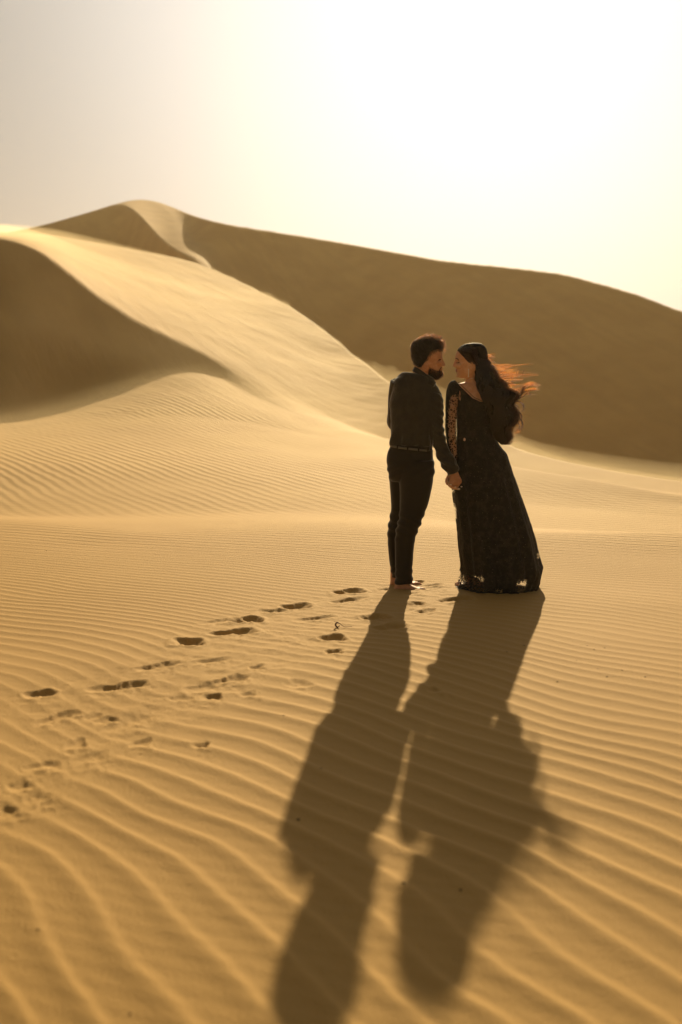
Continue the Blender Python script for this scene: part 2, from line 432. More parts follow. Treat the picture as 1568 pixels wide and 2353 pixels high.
wv2 = N(t, 'ShaderNodeTexWave', wave_type='BANDS', bands_direction='Y', wave_profile='SIN',
       inp={'Scale': 2.4, 'Distortion': 2.6, 'Detail': 2.0, 'Detail Scale': 0.6, 'Detail Roughness': 0.5})
mp2 = N(t, 'ShaderNodeMapping'); mp2.inputs['Rotation'].default_value = (0, 0, math.radians(17))
L(t, P, mp2.inputs[0]); L(t, mp2.outputs[0], wv2.inputs['Vector'])
h_f = M(t, 'MULTIPLY', M(t, 'MULTIPLY', wv2.outputs['Fac'], M(t, 'MULTIPLY', ramp(t, sep.outputs['Y'], 7.5, 9.5), M(t, 'SUBTRACT', 1.0, ramp(t, sep.outputs['Y'], 12, 17)))), 0.004)
h_g = M(t, 'ADD', M(t, 'MULTIPLY', grain, 0.0012), M(t, 'MULTIPLY', fleck, 0.0030))
hh = M(t, 'ADD', M(t, 'ADD', h_w, h_s), M(t, 'ADD', h_g, h_f))
bp = N(t, 'ShaderNodeBump', inp={'Strength': 1.0, 'Distance': 1.0}); L(t, hh, bp.inputs['Height']); L(t, bp.outputs[0], b.inputs['Normal'])
sand_me.materials.append(sm_)

# ------------------------------------------------------------------ thin layer of sand blowing low over the ground
ta = np.radians(np.arange(-44, 44.1, 1.0)); ra_ = np.concatenate([np.arange(5.0, 12, 0.35), np.arange(12, 30, 0.6), np.arange(30, 78, 1.5)])
ir = np.searchsorted(R, ra_).clip(0, nR-1); it = np.array([np.abs(TH-a).argmin() for a in ta])
Gh = Hc[np.ix_(it, ir)]
Gh = gsm(Gh, 1.5, 1)
T2, R2 = np.meshgrid(ta, ra_, indexing='ij')
edge = sstep(-44, -38, np.degrees(T2))*(1-sstep(38, 44, np.degrees(T2)))
rt = FR[10][it][:, None]
thick = (0.42*sstep(6.5, 12.0, R2)+0.16*np.exp(-((R2-rt)/(0.08*rt))**2)*(rt > 18)*(0.1+0.9*sstep(-9.5, -5.5, np.degrees(T2))))*(1+0.7*fbm(R2*np.sin(T2)*0.12, R2*np.cos(T2)*0.12+5, 2))*(1-sstep(1.10, 1.28, R2/np.maximum(rt, 24)))*edge
thick = gsm(thick, 1.2, 0)
top = Gh+0.02+np.maximum(thick, 0); bot = Gh-0.25
na, nb = T2.shape
Xv, Yv = R2*np.sin(T2), R2*np.cos(T2)
vv = np.concatenate([np.stack([Xv, Yv, top], -1).reshape(-1, 3), np.stack([Xv, Yv, bot], -1).reshape(-1, 3)])
aa, bb = np.meshgrid(np.arange(na-1), np.arange(nb-1), indexing='ij')
q0 = np.stack([aa*nb+bb, (aa+1)*nb+bb, (aa+1)*nb+bb+1, aa*nb+bb+1], -1).reshape(-1, 4)
qs = [q0, q0[:, ::-1]+na*nb]
loopi = [i*nb for i in range(na)]+[(na-1)*nb+j for j in range(1, nb)]+[i*nb+nb-1 for i in range(na-2, -1, -1)]+[j for j in range(nb-2, 0, -1)]
qs.append(np.array([(a, a+na*nb, b_+na*nb, b_) for a, b_ in zip(loopi, loopi[1:]+loopi[:1])]))
bs_me = np_mesh('blowing_sand', vv, np.concatenate(qs))
bs = link(bpy.data.objects.new('blowing_sand', bs_me)); tag(bs, 'thin golden veil of sand blowing low over the dune flat', 'blowing sand', kind='stuff')
bm_ = bpy.data.materials.new('blown_sand_air'); bm_.use_nodes = True; bt_ = bm_.node_tree; bt_.nodes.clear()
pv2 = N(bt_, 'ShaderNodeVolumePrincipled', inp={'Color': (1.0, 0.86, 0.58, 1), 'Density': 0.024, 'Anisotropy': 0.65})
bo = N(bt_, 'ShaderNodeOutputMaterial'); L(bt_, pv2.outputs[0], bo.inputs['Volume']); bs_me.materials.append(bm_)

# ------------------------------------------------------------------ wind-blown dust in the air
hz = bpy.data.meshes.new('haze')
x0, x1, y0_, y1_, z0, z1 = -310, 310, -310, 310, -9, 34
hz.from_pydata([(x0,y0_,z0),(x1,y0_,z0),(x1,y1_,z0),(x0,y1_,z0),(x0,y0_,z1),(x1,y0_,z1),(x1,y1_,z1),(x0,y1_,z1)], [],
               [(0,3,2,1),(4,5,6,7),(0,1,5,4),(1,2,6,5),(2,3,7,6),(3,0,4,7)])
haze = link(bpy.data.objects.new('haze', hz)); tag(haze, 'pale golden dust hanging in the air over the dunes', 'haze', kind='stuff')
hm = bpy.data.materials.new('dust_air'); hm.use_nodes = True; ht = hm.node_tree; ht.nodes.clear()
pv = N(ht, 'ShaderNodeVolumePrincipled', inp={'Color': (1.0, 0.80, 0.48, 1), 'Density': HAZE_D if 'HAZE_D' in globals() else 0.00065, 'Anisotropy': 0.5})
ho = N(ht, 'ShaderNodeOutputMaterial'); L(ht, pv.outputs[0], ho.inputs['Volume']); hz.materials.append(hm)
# ------------------------------------------------------------------ figure tools
# crops of the photograph in which outlines were read
def c1(x, y): return 857.4+0.2656*x, 753.3+0.2656*y
def c2(x, y): return 857.4+0.2656*x, 1041.2+0.2656*y
def c5(x, y): return 918.6+0.10156*x, 753.4+0.10156*y
def c6(x, y): return 1016.75+0.15625*x, 771.75+0.15625*y
def c7(x, y): return 1004.5+0.0625*x, 1065.75+0.0625*y
def pt(c, x, y, Y): return Vector(W(*c(x, y), Y))

def ring_xz(c, y, xl, xr, Yc, d, n=40, e=2.2, front=0.0, twist=0.0):
    a, b = pt(c, xl, y, Yc), pt(c, xr, y, Yc)
    m = (a+b)/2; hw = (b-a).length/2
    out = []
    for k in range(n):
        t = 2*PI*k/n
        cu, su = math.cos(t), math.sin(t)
        u = math.copysign(abs(cu)**(2/e), cu); v = math.copysign(abs(su)**(2/e), su)
        v *= (1-front*u)
        out.append(Vector((m.x+hw*u, m.y+d*v+twist*u*hw, m.z)))
    return out
def interp_rows(rows, n):
    rows = sorted(rows, key=lambda r: r[0])
    A = np.array(rows, float); t = A[:, 0]
    q = np.linspace(t[0], t[-1], n)
    out = [q]
    for k in range(1, A.shape[1]):
        # catmull-like smooth interpolation
        f = np.interp(q, t, A[:, k])
        w = max(1, int(n/len(rows)*0.35))
        ker = np.hanning(2*w+3)[1:-1]; ker /= ker.sum()
        g = np.convolve(np.pad(f, w, mode='reflect', reflect_type='odd'), ker, 'valid')
        out.append(g)
    return np.array(out).T
def loft(bm, rings, cap=True, close=True):
    rv = [[bm.verts.new(p) for p in r] for r in rings]
    n = len(rv[0])
    for a, b in zip(rv[:-1], rv[1:]):
        for k in range(n if close else n-1):
            bm.faces.new((a[k], a[(k+1) % n], b[(k+1) % n], b[k]))
    if cap:
        for r in (rv[0], rv[-1]):
            c = bm.verts.new(sum((v.co for v in r), Vector())/n)
            for k in range(n):
                bm.faces.new((r[k], r[(k+1) % n], c))
    return rv
def slices(bm, c, rows, n=60, seg=40, e=2.2, front=0.0, cap=True):
    """rows: (y, xl, xr, Yc, d)"""
    R_ = interp_rows(rows, n)
    return loft(bm, [ring_xz(c, r[0], r[1], r[2], r[3], r[4], seg, e, front) for r in R_], cap)
def spline(pts, n):
    P_ = [Vector(p[:3]) for p in pts]; rr = [p[3] for p in pts]; out = []
    m = len(P_)-1
    for i in range(n):
        s_ = i/(n-1)*m; k = min(int(s_), m-1); t_ = s_-k
        p0, p1, p2, p3 = P_[max(k-1, 0)], P_[k], P_[k+1], P_[min(k+2, m)]
        r0, r1, r2, r3 = rr[max(k-1, 0)], rr[k], rr[k+1], rr[min(k+2, m)]
        f = lambda a, b_, c_, d_: 0.5*((2*b_)+(c_-a)*t_+(2*a-5*b_+4*c_-d_)*t_*t_+(3*b_-a-3*c_+d_)*t_**3)
        out.append((f(p0, p1, p2, p3), f(r0, r1, r2, r3)))
    return out
def tube(bm, pts, n=24, seg=16, flat=1.0, cap=True, up=None):
    """pts: (x,y,z,r) world"""
    S = spline(pts, n); rings = []
    prev = None
    for i, (p, r) in enumerate(S):
        a = S[max(i-1, 0)][0]; b_ = S[min(i+1, n-1)][0]
        t_ = (b_-a).normalized()
        if prev is None:
            x = (up or Vector((0, 1, 0))).cross(t_)
            if x.length < 1e-3: x = Vector((1, 0, 0)).cross(t_)
        else:
            x = prev-t_*prev.dot(t_)
        x.normalize(); prev = x; y = t_.cross(x)
        rings.append([p+x*math.cos(2*PI*k/seg)*r+y*math.sin(2*PI*k/seg)*r*flat for k in range(seg)])
    loft(bm, rings, cap)
def tp(c, x, y, Y, r): return tuple(pt(c, x, y, Y))+(r,)
def blob(bm, p, rx, ry, rz, seg=16, rot=None):
    from mathutils import Matrix
    m = Matrix.Translation(p)
    if rot is not None: m = m @ rot.to_matrix().to_4x4()
    m = m @ Matrix.Diagonal((rx, ry, rz, 1))
    bmesh.ops.create_uvsphere(bm, u_segments=seg, v_segments=seg//2+2, radius=1, matrix=m)
def to_obj(name, bm, mat, parent=None, smooth=True):
    me = bpy.data.meshes.new(name)
    bmesh.ops.recalc_face_normals(bm, faces=bm.faces[:])
    bm.to_mesh(me); bm.free()
    if smooth: me.polygons.foreach_set('use_smooth', [True]*len(me.polygons))
    if mat: me.materials.append(mat)
    return link(bpy.data.objects.new(name, me), parent)
def remeshed(name, bm, vox, mat, parent=None, sm=2, fac=0.5):
    o = to_obj(name, bm, None)
    r = o.modifiers.new('r', 'REMESH'); r.mode = 'VOXEL'; r.voxel_size = vox; r.use_smooth_shade = True
    if sm:
        s_ = o.modifiers.new('s', 'SMOOTH'); s_.iterations = sm; s_.factor = fac
    dg = bpy.context.evaluated_depsgraph_get(); dg.update()
    me = bpy.data.meshes.new_from_object(o.evaluated_get(dg))
    old = o.data; o.modifiers.clear(); o.data = me; bpy.data.meshes.remove(old)
    me.name = name; me.materials.clear()
    if mat: me.materials.append(mat)
    me.polygons.foreach_set('use_smooth', [True]*len(me.polygons))
    if parent is not None: o.parent = parent
    return o
def displace(o, fn):
    me = o.data; n = len(me.vertices)
    co = np.empty(n*3, np.float32); me.vertices.foreach_get('co', co); co = co.reshape(-1, 3)
    no = np.empty(n*3, np.float32); me.vertex_normals.foreach_get('vector', no); no = no.reshape(-1, 3)
    co += no*fn(co)[:, None]
    me.vertices.foreach_set('co', co.ravel()); me.update()
def n3(co, sx, sy, sz, seed=0):
    return vnoise(co[:, 0]*sx+co[:, 1]*sy+seed*3.3, co[:, 2]*sz+co[:, 1]*sy*0.7+seed*7.7)

def root_at(name, x, y, label, cat):
    o = bpy.data.objects.new(name, None); o.empty_display_size = 0.3
    link(o); o.location = (0, 0, 0)
    tag(o, label, cat); return o
def adopt(root, x, y, z):
    """move the root to the thing's base, leaving its parts where they are"""
    bpy.context.view_layer.update()
    kids = [k for k in scene.objects if k.parent == root]
    root.location = (x, y, z)
    for k in kids:
        k.location = k.location-Vector((x, y, z))

# ---- materials
def plain(name, col, rough=0.7, spec=0.3, bump=None, sheen=0.0, sub=0.0, var=None):
    m, t, b, out = new_mat(name)
    b.inputs['Base Color'].default_value = col+(1,)
    b.inputs['Roughness'].default_value = rough
    b.inputs['Specular IOR Level'].default_value = spec
    if sheen:
        b.inputs['Sheen Weight'].default_value = sheen; b.inputs['Sheen Roughness'].default_value = 0.4
    if sub:
        b.inputs['Subsurface Weight'].default_value = sub; b.inputs['Subsurface Radius'].default_value = (0.02, 0.008, 0.004)
        b.inputs['Subsurface Scale'].default_value = 0.8
    tcn = N(t, 'ShaderNodeNewGeometry')
    if var:
        f = noise(t, tcn.outputs['Position'], var[0], 4, 0.6)
        L(t, mixc(t, ramp(t, f, 0.35, 0.65), col, var[1]), b.inputs['Base Color'])
    if bump:
        f = noise(t, tcn.outputs['Position'], bump[0], 3, 0.6)
        bn = N(t, 'ShaderNodeBump', inp={'Strength': 1.0, 'Distance': bump[1]}); L(t, f, bn.inputs['Height']); L(t, bn.outputs[0], b.inputs['Normal'])
    return m
skin_m = plain('warm_skin', (0.60, 0.33, 0.19), 0.6, 0.25, (140, 0.0012), 0, 0.3, (35, (0.52, 0.26, 0.14)))
skin_w = plain('light_skin', (0.68, 0.42, 0.27), 0.55, 0.25, (160, 0.0008), 0, 0.3, (30, (0.62, 0.34, 0.20)))
shirt_m = plain('black_cotton', (0.022, 0.020, 0.015), 0.8, 0.3, (60, 0.004), 0.55, 0, (20, (0.032, 0.028, 0.020)))
trouser_m = plain('black_wool', (0.016, 0.013, 0.010), 0.85, 0.25, (220, 0.001), 0.35)
belt_m = plain('worn_grey_leather', (0.11, 0.10, 0.075), 0.55, 0.4, (90, 0.001))
nail_m = plain('pale_nail', (0.85, 0.72, 0.60), 0.25, 0.6)
lip_m = plain('lips', (0.36, 0.11, 0.08), 0.4, 0.4)
dark_m = plain('dark_brow_hair', (0.012, 0.008, 0.005), 0.7, 0.2)
eye_m = plain('eye', (0.6, 0.55, 0.5), 0.15, 0.6)
bead_m = plain('crystal_bead', (0.75, 0.70, 0.60), 0.12, 0.9)
capm = plain('hair_under_layer', (0.010, 0.007, 0.004), 0.75, 0.2, (150, 0.006))

def hair_mat(name, mel, red):
    m = bpy.data.materials.new(name); m.use_nodes = True; t = m.node_tree; t.nodes.clear()
    h = t.nodes.new('ShaderNodeBsdfHairPrincipled'); h.model = 'CHIANG'; h.parametrization = 'MELANIN'
    h.inputs['Melanin'].default_value = mel; h.inputs['Melanin Redness'].default_value = red
    h.inputs['Roughness'].default_value = 0.30; h.inputs['Radial Roughness'].default_value = 0.5
    for k in ('Random Color', 'Random Roughness'):
        if k in h.inputs: h.inputs[k].default_value = 0.2
    o = N(t, 'ShaderNodeOutputMaterial'); L(t, h.outputs[0], o.inputs[0]); return m
hair_man = hair_mat('dark_curly_hair', 0.965, 0.12)
beard_mt = hair_mat('brown_beard_hair', 0.88, 0.6)
hair_wom = hair_mat('dark_auburn_hair', 0.91, 0.30)

def strands(name, lines, r0, r1, mat, parent):
    """lines: list of (k,3) arrays"""
    sizes = [len(l) for l in lines]
    hc = bpy.data.hair_curves.new(name)
    hc.add_curves(sizes)
    P_ = np.concatenate(lines).astype(np.float32)
    hc.position_data.foreach_set('vector', P_.ravel())
    ra_ = hc.attributes.get('radius') or hc.attributes.new('radius', 'FLOAT', 'POINT')
    rad = np.concatenate([np.linspace(r0, r1, k) for k in sizes]).astype(np.float32)
    ra_.data.foreach_set('value', rad)
    hc.materials.append(mat)
    return link(bpy.data.objects.new(name, hc), parent)

def sample_obj(o, n, keep):
    """random points + normals of a mesh, filtered by keep(co, no)"""
    me = o.data; me.calc_loop_triangles()
    nt = len(me.loop_triangles)
    tri = np.empty(nt*3, np.int32); me.loop_triangles.foreach_get('vertices', tri); tri = tri.reshape(-1, 3)
    co = np.empty(len(me.vertices)*3, np.float32); me.vertices.foreach_get('co', co); co = co.reshape(-1, 3)
    no = np.empty(len(me.vertices)*3, np.float32); me.vertex_normals.foreach_get('vector', no); no = no.reshape(-1, 3)
    a, b_, c_ = co[tri[:, 0]], co[tri[:, 1]], co[tri[:, 2]]
    cen = (a+b_+c_)/3
    ok = keep(cen, no[tri[:, 0]])
    tri = tri[ok]; a, b_, c_ = a[ok], b_[ok], c_[ok]
    ar = np.linalg.norm(np.cross(b_-a, c_-a), axis=1)
    pick = RNG.choice(len(tri), n, p=ar/ar.sum())
    u = RNG.random((n, 2)); fl = u.sum(1) > 1; u[fl] = 1-u[fl]
    p = a[pick]+(b_-a)[pick]*u[:, :1]+(c_-a)[pick]*u[:, 1:]
    return p, no[tri[pick, 0]]
def px_of(co):
    x, y, z = co[:, 0], co[:, 1], co[:, 2]-CAM_H
    dep = y*CP-z*SP; up = y*SP+z*CP
    return 784+FPX*x/dep, 1176.5-FPX*up/dep
def in5(co): px, py = px_of(co); return (px-918.6)/0.10156, (py-753.4)/0.10156
def in6(co): px, py = px_of(co); return (px-1016.75)/0.15625, (py-771.75)/0.15625
def in1(co): px, py = px_of(co); return (px-857.4)/0.2656, (py-753.3)/0.2656

def head(bm, c, rows, Yc, unit, yaw=0.0, e=2.1, front=0.14, sgn=1):
    """rows (y, back x, front x, half width in units); sgn +1 faces right"""
    R_ = interp_rows(rows, 70); rings = []
    for y, xb, xf, w in R_:
        a = pt(c, (xb+xf)/2, y, Yc); hl = abs(xf-xb)/2*unit; hw = w*unit
        r = []
        for k in range(56):
            t_ = 2*PI*k/56; cu, su = math.cos(t_), math.sin(t_)
            u = math.copysign(abs(cu)**(2/e), cu); v = math.copysign(abs(su)**(2/e), su)*(1-front*cu)
            r.append(Vector((a.x+sgn*hl*u, a.y+hw*v, a.z)))
        rings.append(r)
    loft(bm, rings)
def ear(bm, c, x, y, Y, unit, sx, sy, side=-1, lean=0.15, sgn=1):
    """helix ring, bowl and lobe on the side of the head facing the camera (side=-1)"""
    k = []
    n_ = 15
    for i in range(n_):
        t_ = -0.60*PI+i/(n_-1)*1.75*PI
        px, py = x-sgn*math.cos(t_)*sx*(0.92 if math.sin(t_) < 0 else 0.70)*1.0, y-math.sin(t_)*sy
        yy = Y+side*(0.012+0.010*math.cos(t_))
        k.append(tp(c, px+sgn*lean*(py-y)*-0.3, py, yy, 0.0045 if 1 < i < n_-2 else 0.0035))
    tube(bm, k, 40, 8)
    blob(bm, pt(c, x, y+sy*0.05, Y+side*0.004), sx*unit*0.80, 0.008, sy*unit*0.85, 14)
    blob(bm, pt(c, x+sgn*sx*0.35, y+sy*0.82, Y+side*0.008), sx*unit*0.42, 0.006, sy*unit*0.26, 10)
    blob(bm, pt(c, x+sgn*sx*0.62, y+sy*0.10, Y+side*0.010), sx*unit*0.16, 0.005, sy*unit*0.2, 8)
def finger(bm, pts, r, seg=10):
    k = [tuple(p)+(r*(1.0-0.22*i/(len(pts)-1)),) for i, p in enumerate(pts)]
    k.append(tuple(Vector(pts[-1])+(Vector(pts[-1])-Vector(pts[-2])).normalized()*r*0.75)+(r*0.35,))
    tube(bm, k, 5*len(k), seg)
    for p, q in zip(pts[1:-1], k[1:-1]):
        blob(bm, Vector(p), q[3]*1.1, q[3]*1.1, q[3]*1.05, 8)

# ================================================================== MAN
U5 = 0.10156/323.0
Ym = 7.06
man = root_at('person', 0, 0, 'bearded barefoot man in black shirt and trousers, back to the camera, holding the woman\'s hand', 'person')
bm = bmesh.new()
hrows = [(285, 560, 700, 70), (300, 500, 790, 130), (335, 400, 865, 185), (400, 320, 912, 225), (480, 292, 932, 243), (560, 285, 950, 248), (620, 288, 962, 244), (670, 295, 966, 236),
         (700, 305, 956, 228), (740, 320, 946, 222), (800, 345, 948, 214), (850, 390, 945, 205), (900, 470, 943, 195), (950, 560, 942, 180), (1000, 620, 935, 160), (1050, 690, 930, 130), (1095, 760, 905, 85), (1112, 800, 870, 45)]
head(bm, c5, hrows, Ym, U5)
# nose, brow ridge, lips, chin
nz = [(690, 940, 962, 26), (720, 935, 980, 24), (750, 930, 997, 26), (780, 930, 1012, 31), (810, 930, 1027, 38), (832, 930, 1034, 46), (850, 930, 1030, 50), (864, 930, 1006, 48), (874, 935, 975, 40)]
head(bm, c5, nz, Ym, U5, front=0.45, e=2.0)
for s_ in (-1, 1):
    blob(bm, pt(c5, 985, 852, Ym+s_*0.014), 0.010, 0.007, 0.007, 10)
    blob(bm, pt(c5, 935, 690, Ym+s_*0.030), 0.014, 0.026, 0.007, 12)
    blob(bm, pt(c5, 900, 800, Ym+s_*0.045), 0.020, 0.018, 0.018, 12)
    blob(bm, pt(c5, 905, 768, Ym+s_*0.033), 0.0135, 0.015, 0.0085, 12)      # closed lids
blob(bm, pt(c5, 948, 922, Ym), 0.0085, 0.024, 0.0055, 12); blob(bm, pt(c5, 946, 948, Ym), 0.0085, 0.021, 0.0060, 12)
blob(bm, pt(c5, 925, 1030, Ym), 0.014, 0.020, 0.014, 12)
ear(bm, c5, 588, 880, Ym-0.066, U5, 62, 88, -1)
ear(bm, c5, 588, 880, Ym+0.066, U5, 62, 88, 1)
tube(bm, [tp(c5, 500, 800, Ym, .052), tp(c5, 500, 950, Ym, .055), tp(c5, 480, 1100, Ym, .060), tp(c5, 430, 1260, Ym, .072), tp(c5, 380, 1400, Ym, .10)], 24, 24)
# trunk and limbs under the clothes
slices(bm, c1, [(425, 250, 470, Ym+.02, .06), (500, 205, 510, Ym+.02, .09), (640, 190, 540, Ym+.02, .10), (800, 190, 520, Ym+.02, .095), (1000, 195, 490, Ym+.02, .085), (1150, 170, 490, Ym+.02, .095), (1260, 175, 485, Ym+.03, .09)], 40, 32)
tube(bm, [tp(c2, 400, 100, Ym-.0, .075), tp(c2, 370, 300, Ym-.0, .068), tp(c2, 320, 560, Ym-.02, .052), tp(c2, 275, 750, Ym-.0, .048), tp(c2, 262, 980, Ym-.01, .036), tp(c2, 255, 1130, Ym-.02, .036)], 40, 18)
tube(bm, [tp(c2, 235, 100, Ym+.08, .060), tp(c2, 225, 300, Ym+.09, .050), tp(c2, 207, 560, Ym+.11, .038), tp(c2, 185, 750, Ym+.13, .042), tp(c2, 190, 980, Ym+.13, .034), tp(c2, 190, 1100, Ym+.13, .034)], 40, 18)
tube(bm, [tp(c1, 520, 540, Ym-.02, .045), tp(c1, 548, 740, Ym-.05, .043), tp(c1, 570, 930, Ym-.06, .036), tp(c1, 630, 1100, Ym-.07, .033), tp(c1, 695, 1255, Ym-.075, .027)], 40, 16)
tube(bm, [tp(c1, 225, 500, Ym+.03, .045), tp(c1, 195, 700, Ym+.10, .042), tp(c1, 190, 830, Ym+.14, .036), tp(c1, 215, 860, Ym+.24, .032), tp(c1, 265, 900, Ym+.34, .025)], 40, 16)
blob(bm, pt(c1, 285, 915, Ym+.40), 0.040, 0.045, 0.022, 12)
for k in range(4):
    q = pt(c1, 275+k*16, 905+k*14, Ym+.43)
    finger(bm, [q, q+Vector((0.012, 0.030, -0.004)), q+Vector((0.022, 0.046, -0.018)), q+Vector((0.026, 0.046, -0.036))], 0.0088)
q = pt(c1, 262, 890, Ym+.37); finger(bm, [q, q+Vector((-0.01, 0.025, 0.012)), q+Vector((0.0, 0.05, 0.010))], 0.0098)
# the hand that holds hers
Yh = Ym-.075
tube(bm, [tp(c7, 650, 300, Yh, .026), tp(c7, 655, 420, Yh-.002, .032), tp(c7, 665, 560, Yh-.004, .043), tp(c7, 690, 700, Yh-.004, .046), tp(c7, 700, 770, Yh-.002, .034)], 26, 22, flat=0.42)
for k, (x, y) in enumerate([(500, 725), (600, 765), (700, 775), (795, 755)]):
    blob(bm, pt(c7, x, y-12, Yh-.012), .0105, .009, .010, 10)
    q = [pt(c7, x, y-10, Yh-.010), pt(c7, x+18, y+45, Yh+.004), pt(c7, x+6, y+40, Yh+.028), pt(c7, x-25, y-25, Yh+.038)]
    finger(bm, q, 0.0086-(0.001 if k == 3 else 0))
finger(bm, [pt(c7, 800, 480, Yh+.006), pt(c7, 865, 600, Yh+.012), pt(c7, 880, 700, Yh+.012), pt(c7, 850, 790, Yh+.016)], 0.0100)
# bare feet
def foot(heel, toe, Yc, w, z0):
    d = Vector((toe-heel, 0.02, 0)); Ld = d.length; d.normalize(); n_ = Vector((-d.y, d.x, 0)) 
    base = Vector((heel, Yc, z0)); rings = []
    prof = [(0.0, .020, .018, .030), (.04, .032, .030, .052), (.14, .036, .036, .070), (.28, .036, .036, .074), (.42, .038, .034, .060), (.58, .042, .028, .042), (.72, .046, .022, .030), (.82, .046, .018, .022)]
    for s_, hw, hh_, top in prof:
        c0 = base+d*(s_*Ld); r = []
        for k in range(20):
            t_ = 2*PI*k/20
            r.append(c0+n_*math.cos(t_)*hw*w+Vector((0, 0, 1))*(top*(0.5+0.5*math.sin(t_))))
        rings.append(r)
    loft(bm, rings)
    for k, (o_, ln, rr_) in enumerate([(-.034, .055, .0125), (-.013, .052, .0095), (.004, .047, .009), (.020, .040, .0085), (.034, .032, .008)]):
        p0 = base+d*(0.78*Ld)+n_*o_+Vector((0, 0, .012)); p1 = p0+d*ln*0.6+Vector((0, 0, .004)); p2 = p0+d*ln+Vector((0, 0, -.003))
        finger(bm, [p0, p1, p2], rr_)
fz = pt(c2, 190, 1165, 7.02); fz2 = pt(c2, 160, 1125, 7.19)
foot(fz.x-0.004, fz.x+0.215, 7.03, 1.0, gh(fz.x+.05, 7.03)-0.010)
foot(fz2.x-0.008, fz2.x+0.205, 7.19, 1.0, gh(fz2.x+.05, 7.19)-0.010)
m_body = remeshed('body', bm, 0.0036, skin_m, man, 2, 0.5)

# ---- shirt
bm = bmesh.new()
slices(bm, c1, [(392, 262, 440, Ym+.01, .062), (412, 222, 500, Ym+.01, .080), (440, 190, 525, Ym+.01, .095), (500, 162, 555, Ym+.02, .112), (570, 148, 575, Ym+.02, .120), (660, 143, 588, Ym+.02, .124), (760, 148, 585, Ym+.02, .122),
               (860, 152, 570, Ym+.02, .118), (930, 158, 545, Ym+.02, .112), (990, 152, 525, Ym+.02, .112), (1020, 160, 512, Ym+.02, .104), (1075, 170, 505, Ym+.02, .098)], 60, 48, 2.35)
# right arm (near the woman), loose sleeve gathered at the cuff
tube(bm, [tp(c1, 500, 545, Ym-.01, .060), tp(c1, 535, 620, Ym-.03, .063), tp(c1, 549, 740, Ym-.045, .055), tp(c1, 552, 840, Ym-.055, .050), tp(c1, 560, 930, Ym-.06, .050), tp(c1, 585, 1020, Ym-.065, .049),
          tp(c1, 622, 1110, Ym-.07, .052), tp(c1, 655, 1175, Ym-.075, .056), tp(c1, 682, 1225, Ym-.075, .049), tp(c1, 695, 1258, Ym-.075, .039)], 60, 26)
# left arm, bent forward, sleeve rolled to the elbow
tube(bm, [tp(c1, 220, 470, Ym+.02, .060), tp(c1, 200, 560, Ym+.05, .060), tp(c1, 193, 680, Ym+.09, .055), tp(c1, 183, 780, Ym+.13, .056), tp(c1, 190, 815, Ym+.17, .052), tp(c1, 205, 840, Ym+.21, .048)], 40, 24)
shirt = remeshed('shirt', bm, 0.0055, shirt_m, man, 3, 0.5)
def shirt_f(co):
    x, y = in1(co)
    f = 0.0130*n3(co, 16, 9, 5, 1)+0.0065*n3(co, 40, 20, 14, 2)
    arm = (x > 520) & (y > 560)
    d_ = np.where(arm, 0.0075*np.sin((co[:, 2]*1.0+co[:, 0]*0.55)*120+4*n3(co, 9, 9, 9, 4))*np.clip(n3(co, 12, 10, 9, 6)+0.35, 0, 1), 0)
    w_ = sstep(850, 960, y)*(1-sstep(1010, 1030, y))*(x < 520)
    d_ = d_+w_*(0.007*np.sin(co[:, 0]*75+5*n3(co, 6, 6, 6, 8))+0.004)
    f2 = (np.abs(x-395) < 10)*(y > 430)*(y < 960)*0.0015
    # diagonal pull from the shoulder blade to the waist
    f3 = 0.010*np.sin((co[:, 0]*0.8+co[:, 2]*0.45)*60+3*n3(co, 5, 5, 5, 12))*np.clip(n3(co, 7, 7, 5, 15)+0.2, 0, 1)
    return f+d_+f2+f3
displace(shirt, shirt_f)
# collar: a band round the neck that stands a little open at the throat
def band(name, pts, height, thick, mat, parent, up, closed=True, n=64, flare=0.0):
    S = spline(pts+([pts[0]] if closed else []), n)
    bm = bmesh.new(); rings = []
    cen = sum((s_[0] for s_ in S), Vector())/len(S)
    for i, (p, h) in enumerate(S):
        o_ = (p-cen); o_ -= up*o_.dot(up); o_.normalize()
        top = p+up*h+o_*flare; 
        rings.append([p+o_*thick, top+o_*thick, top+up*thick*0.5, top-o_*thick*0.4, p-o_*thick*0.4])
    loft(bm, rings, cap=not closed)
    return to_obj(name, bm, mat, parent)
cpts = []
for k in range(12):
    t_ = 2*PI*k/12
    x = 437-92*math.cos(t_)*(1.0); y = 430-58*math.cos(t_)+2
    p = pt(c1, x, y, Ym+0.005-0.068*math.sin(t_))
    cpts.append(tuple(p)+(0.034+0.006*math.cos(t_),))
upv = Vector((0.52, 0, 0.85)).normalized()
upv = (Vector((-0.50, 0, 0.0))+Vector((0, 0, 1.0))).normalized() if False else Vector((0.28, 0, 0.96)).normalized()
collar = band('collar', cpts, 0.034, 0.004, shirt_m, man, upv, flare=-0.004)
collar.parent = shirt
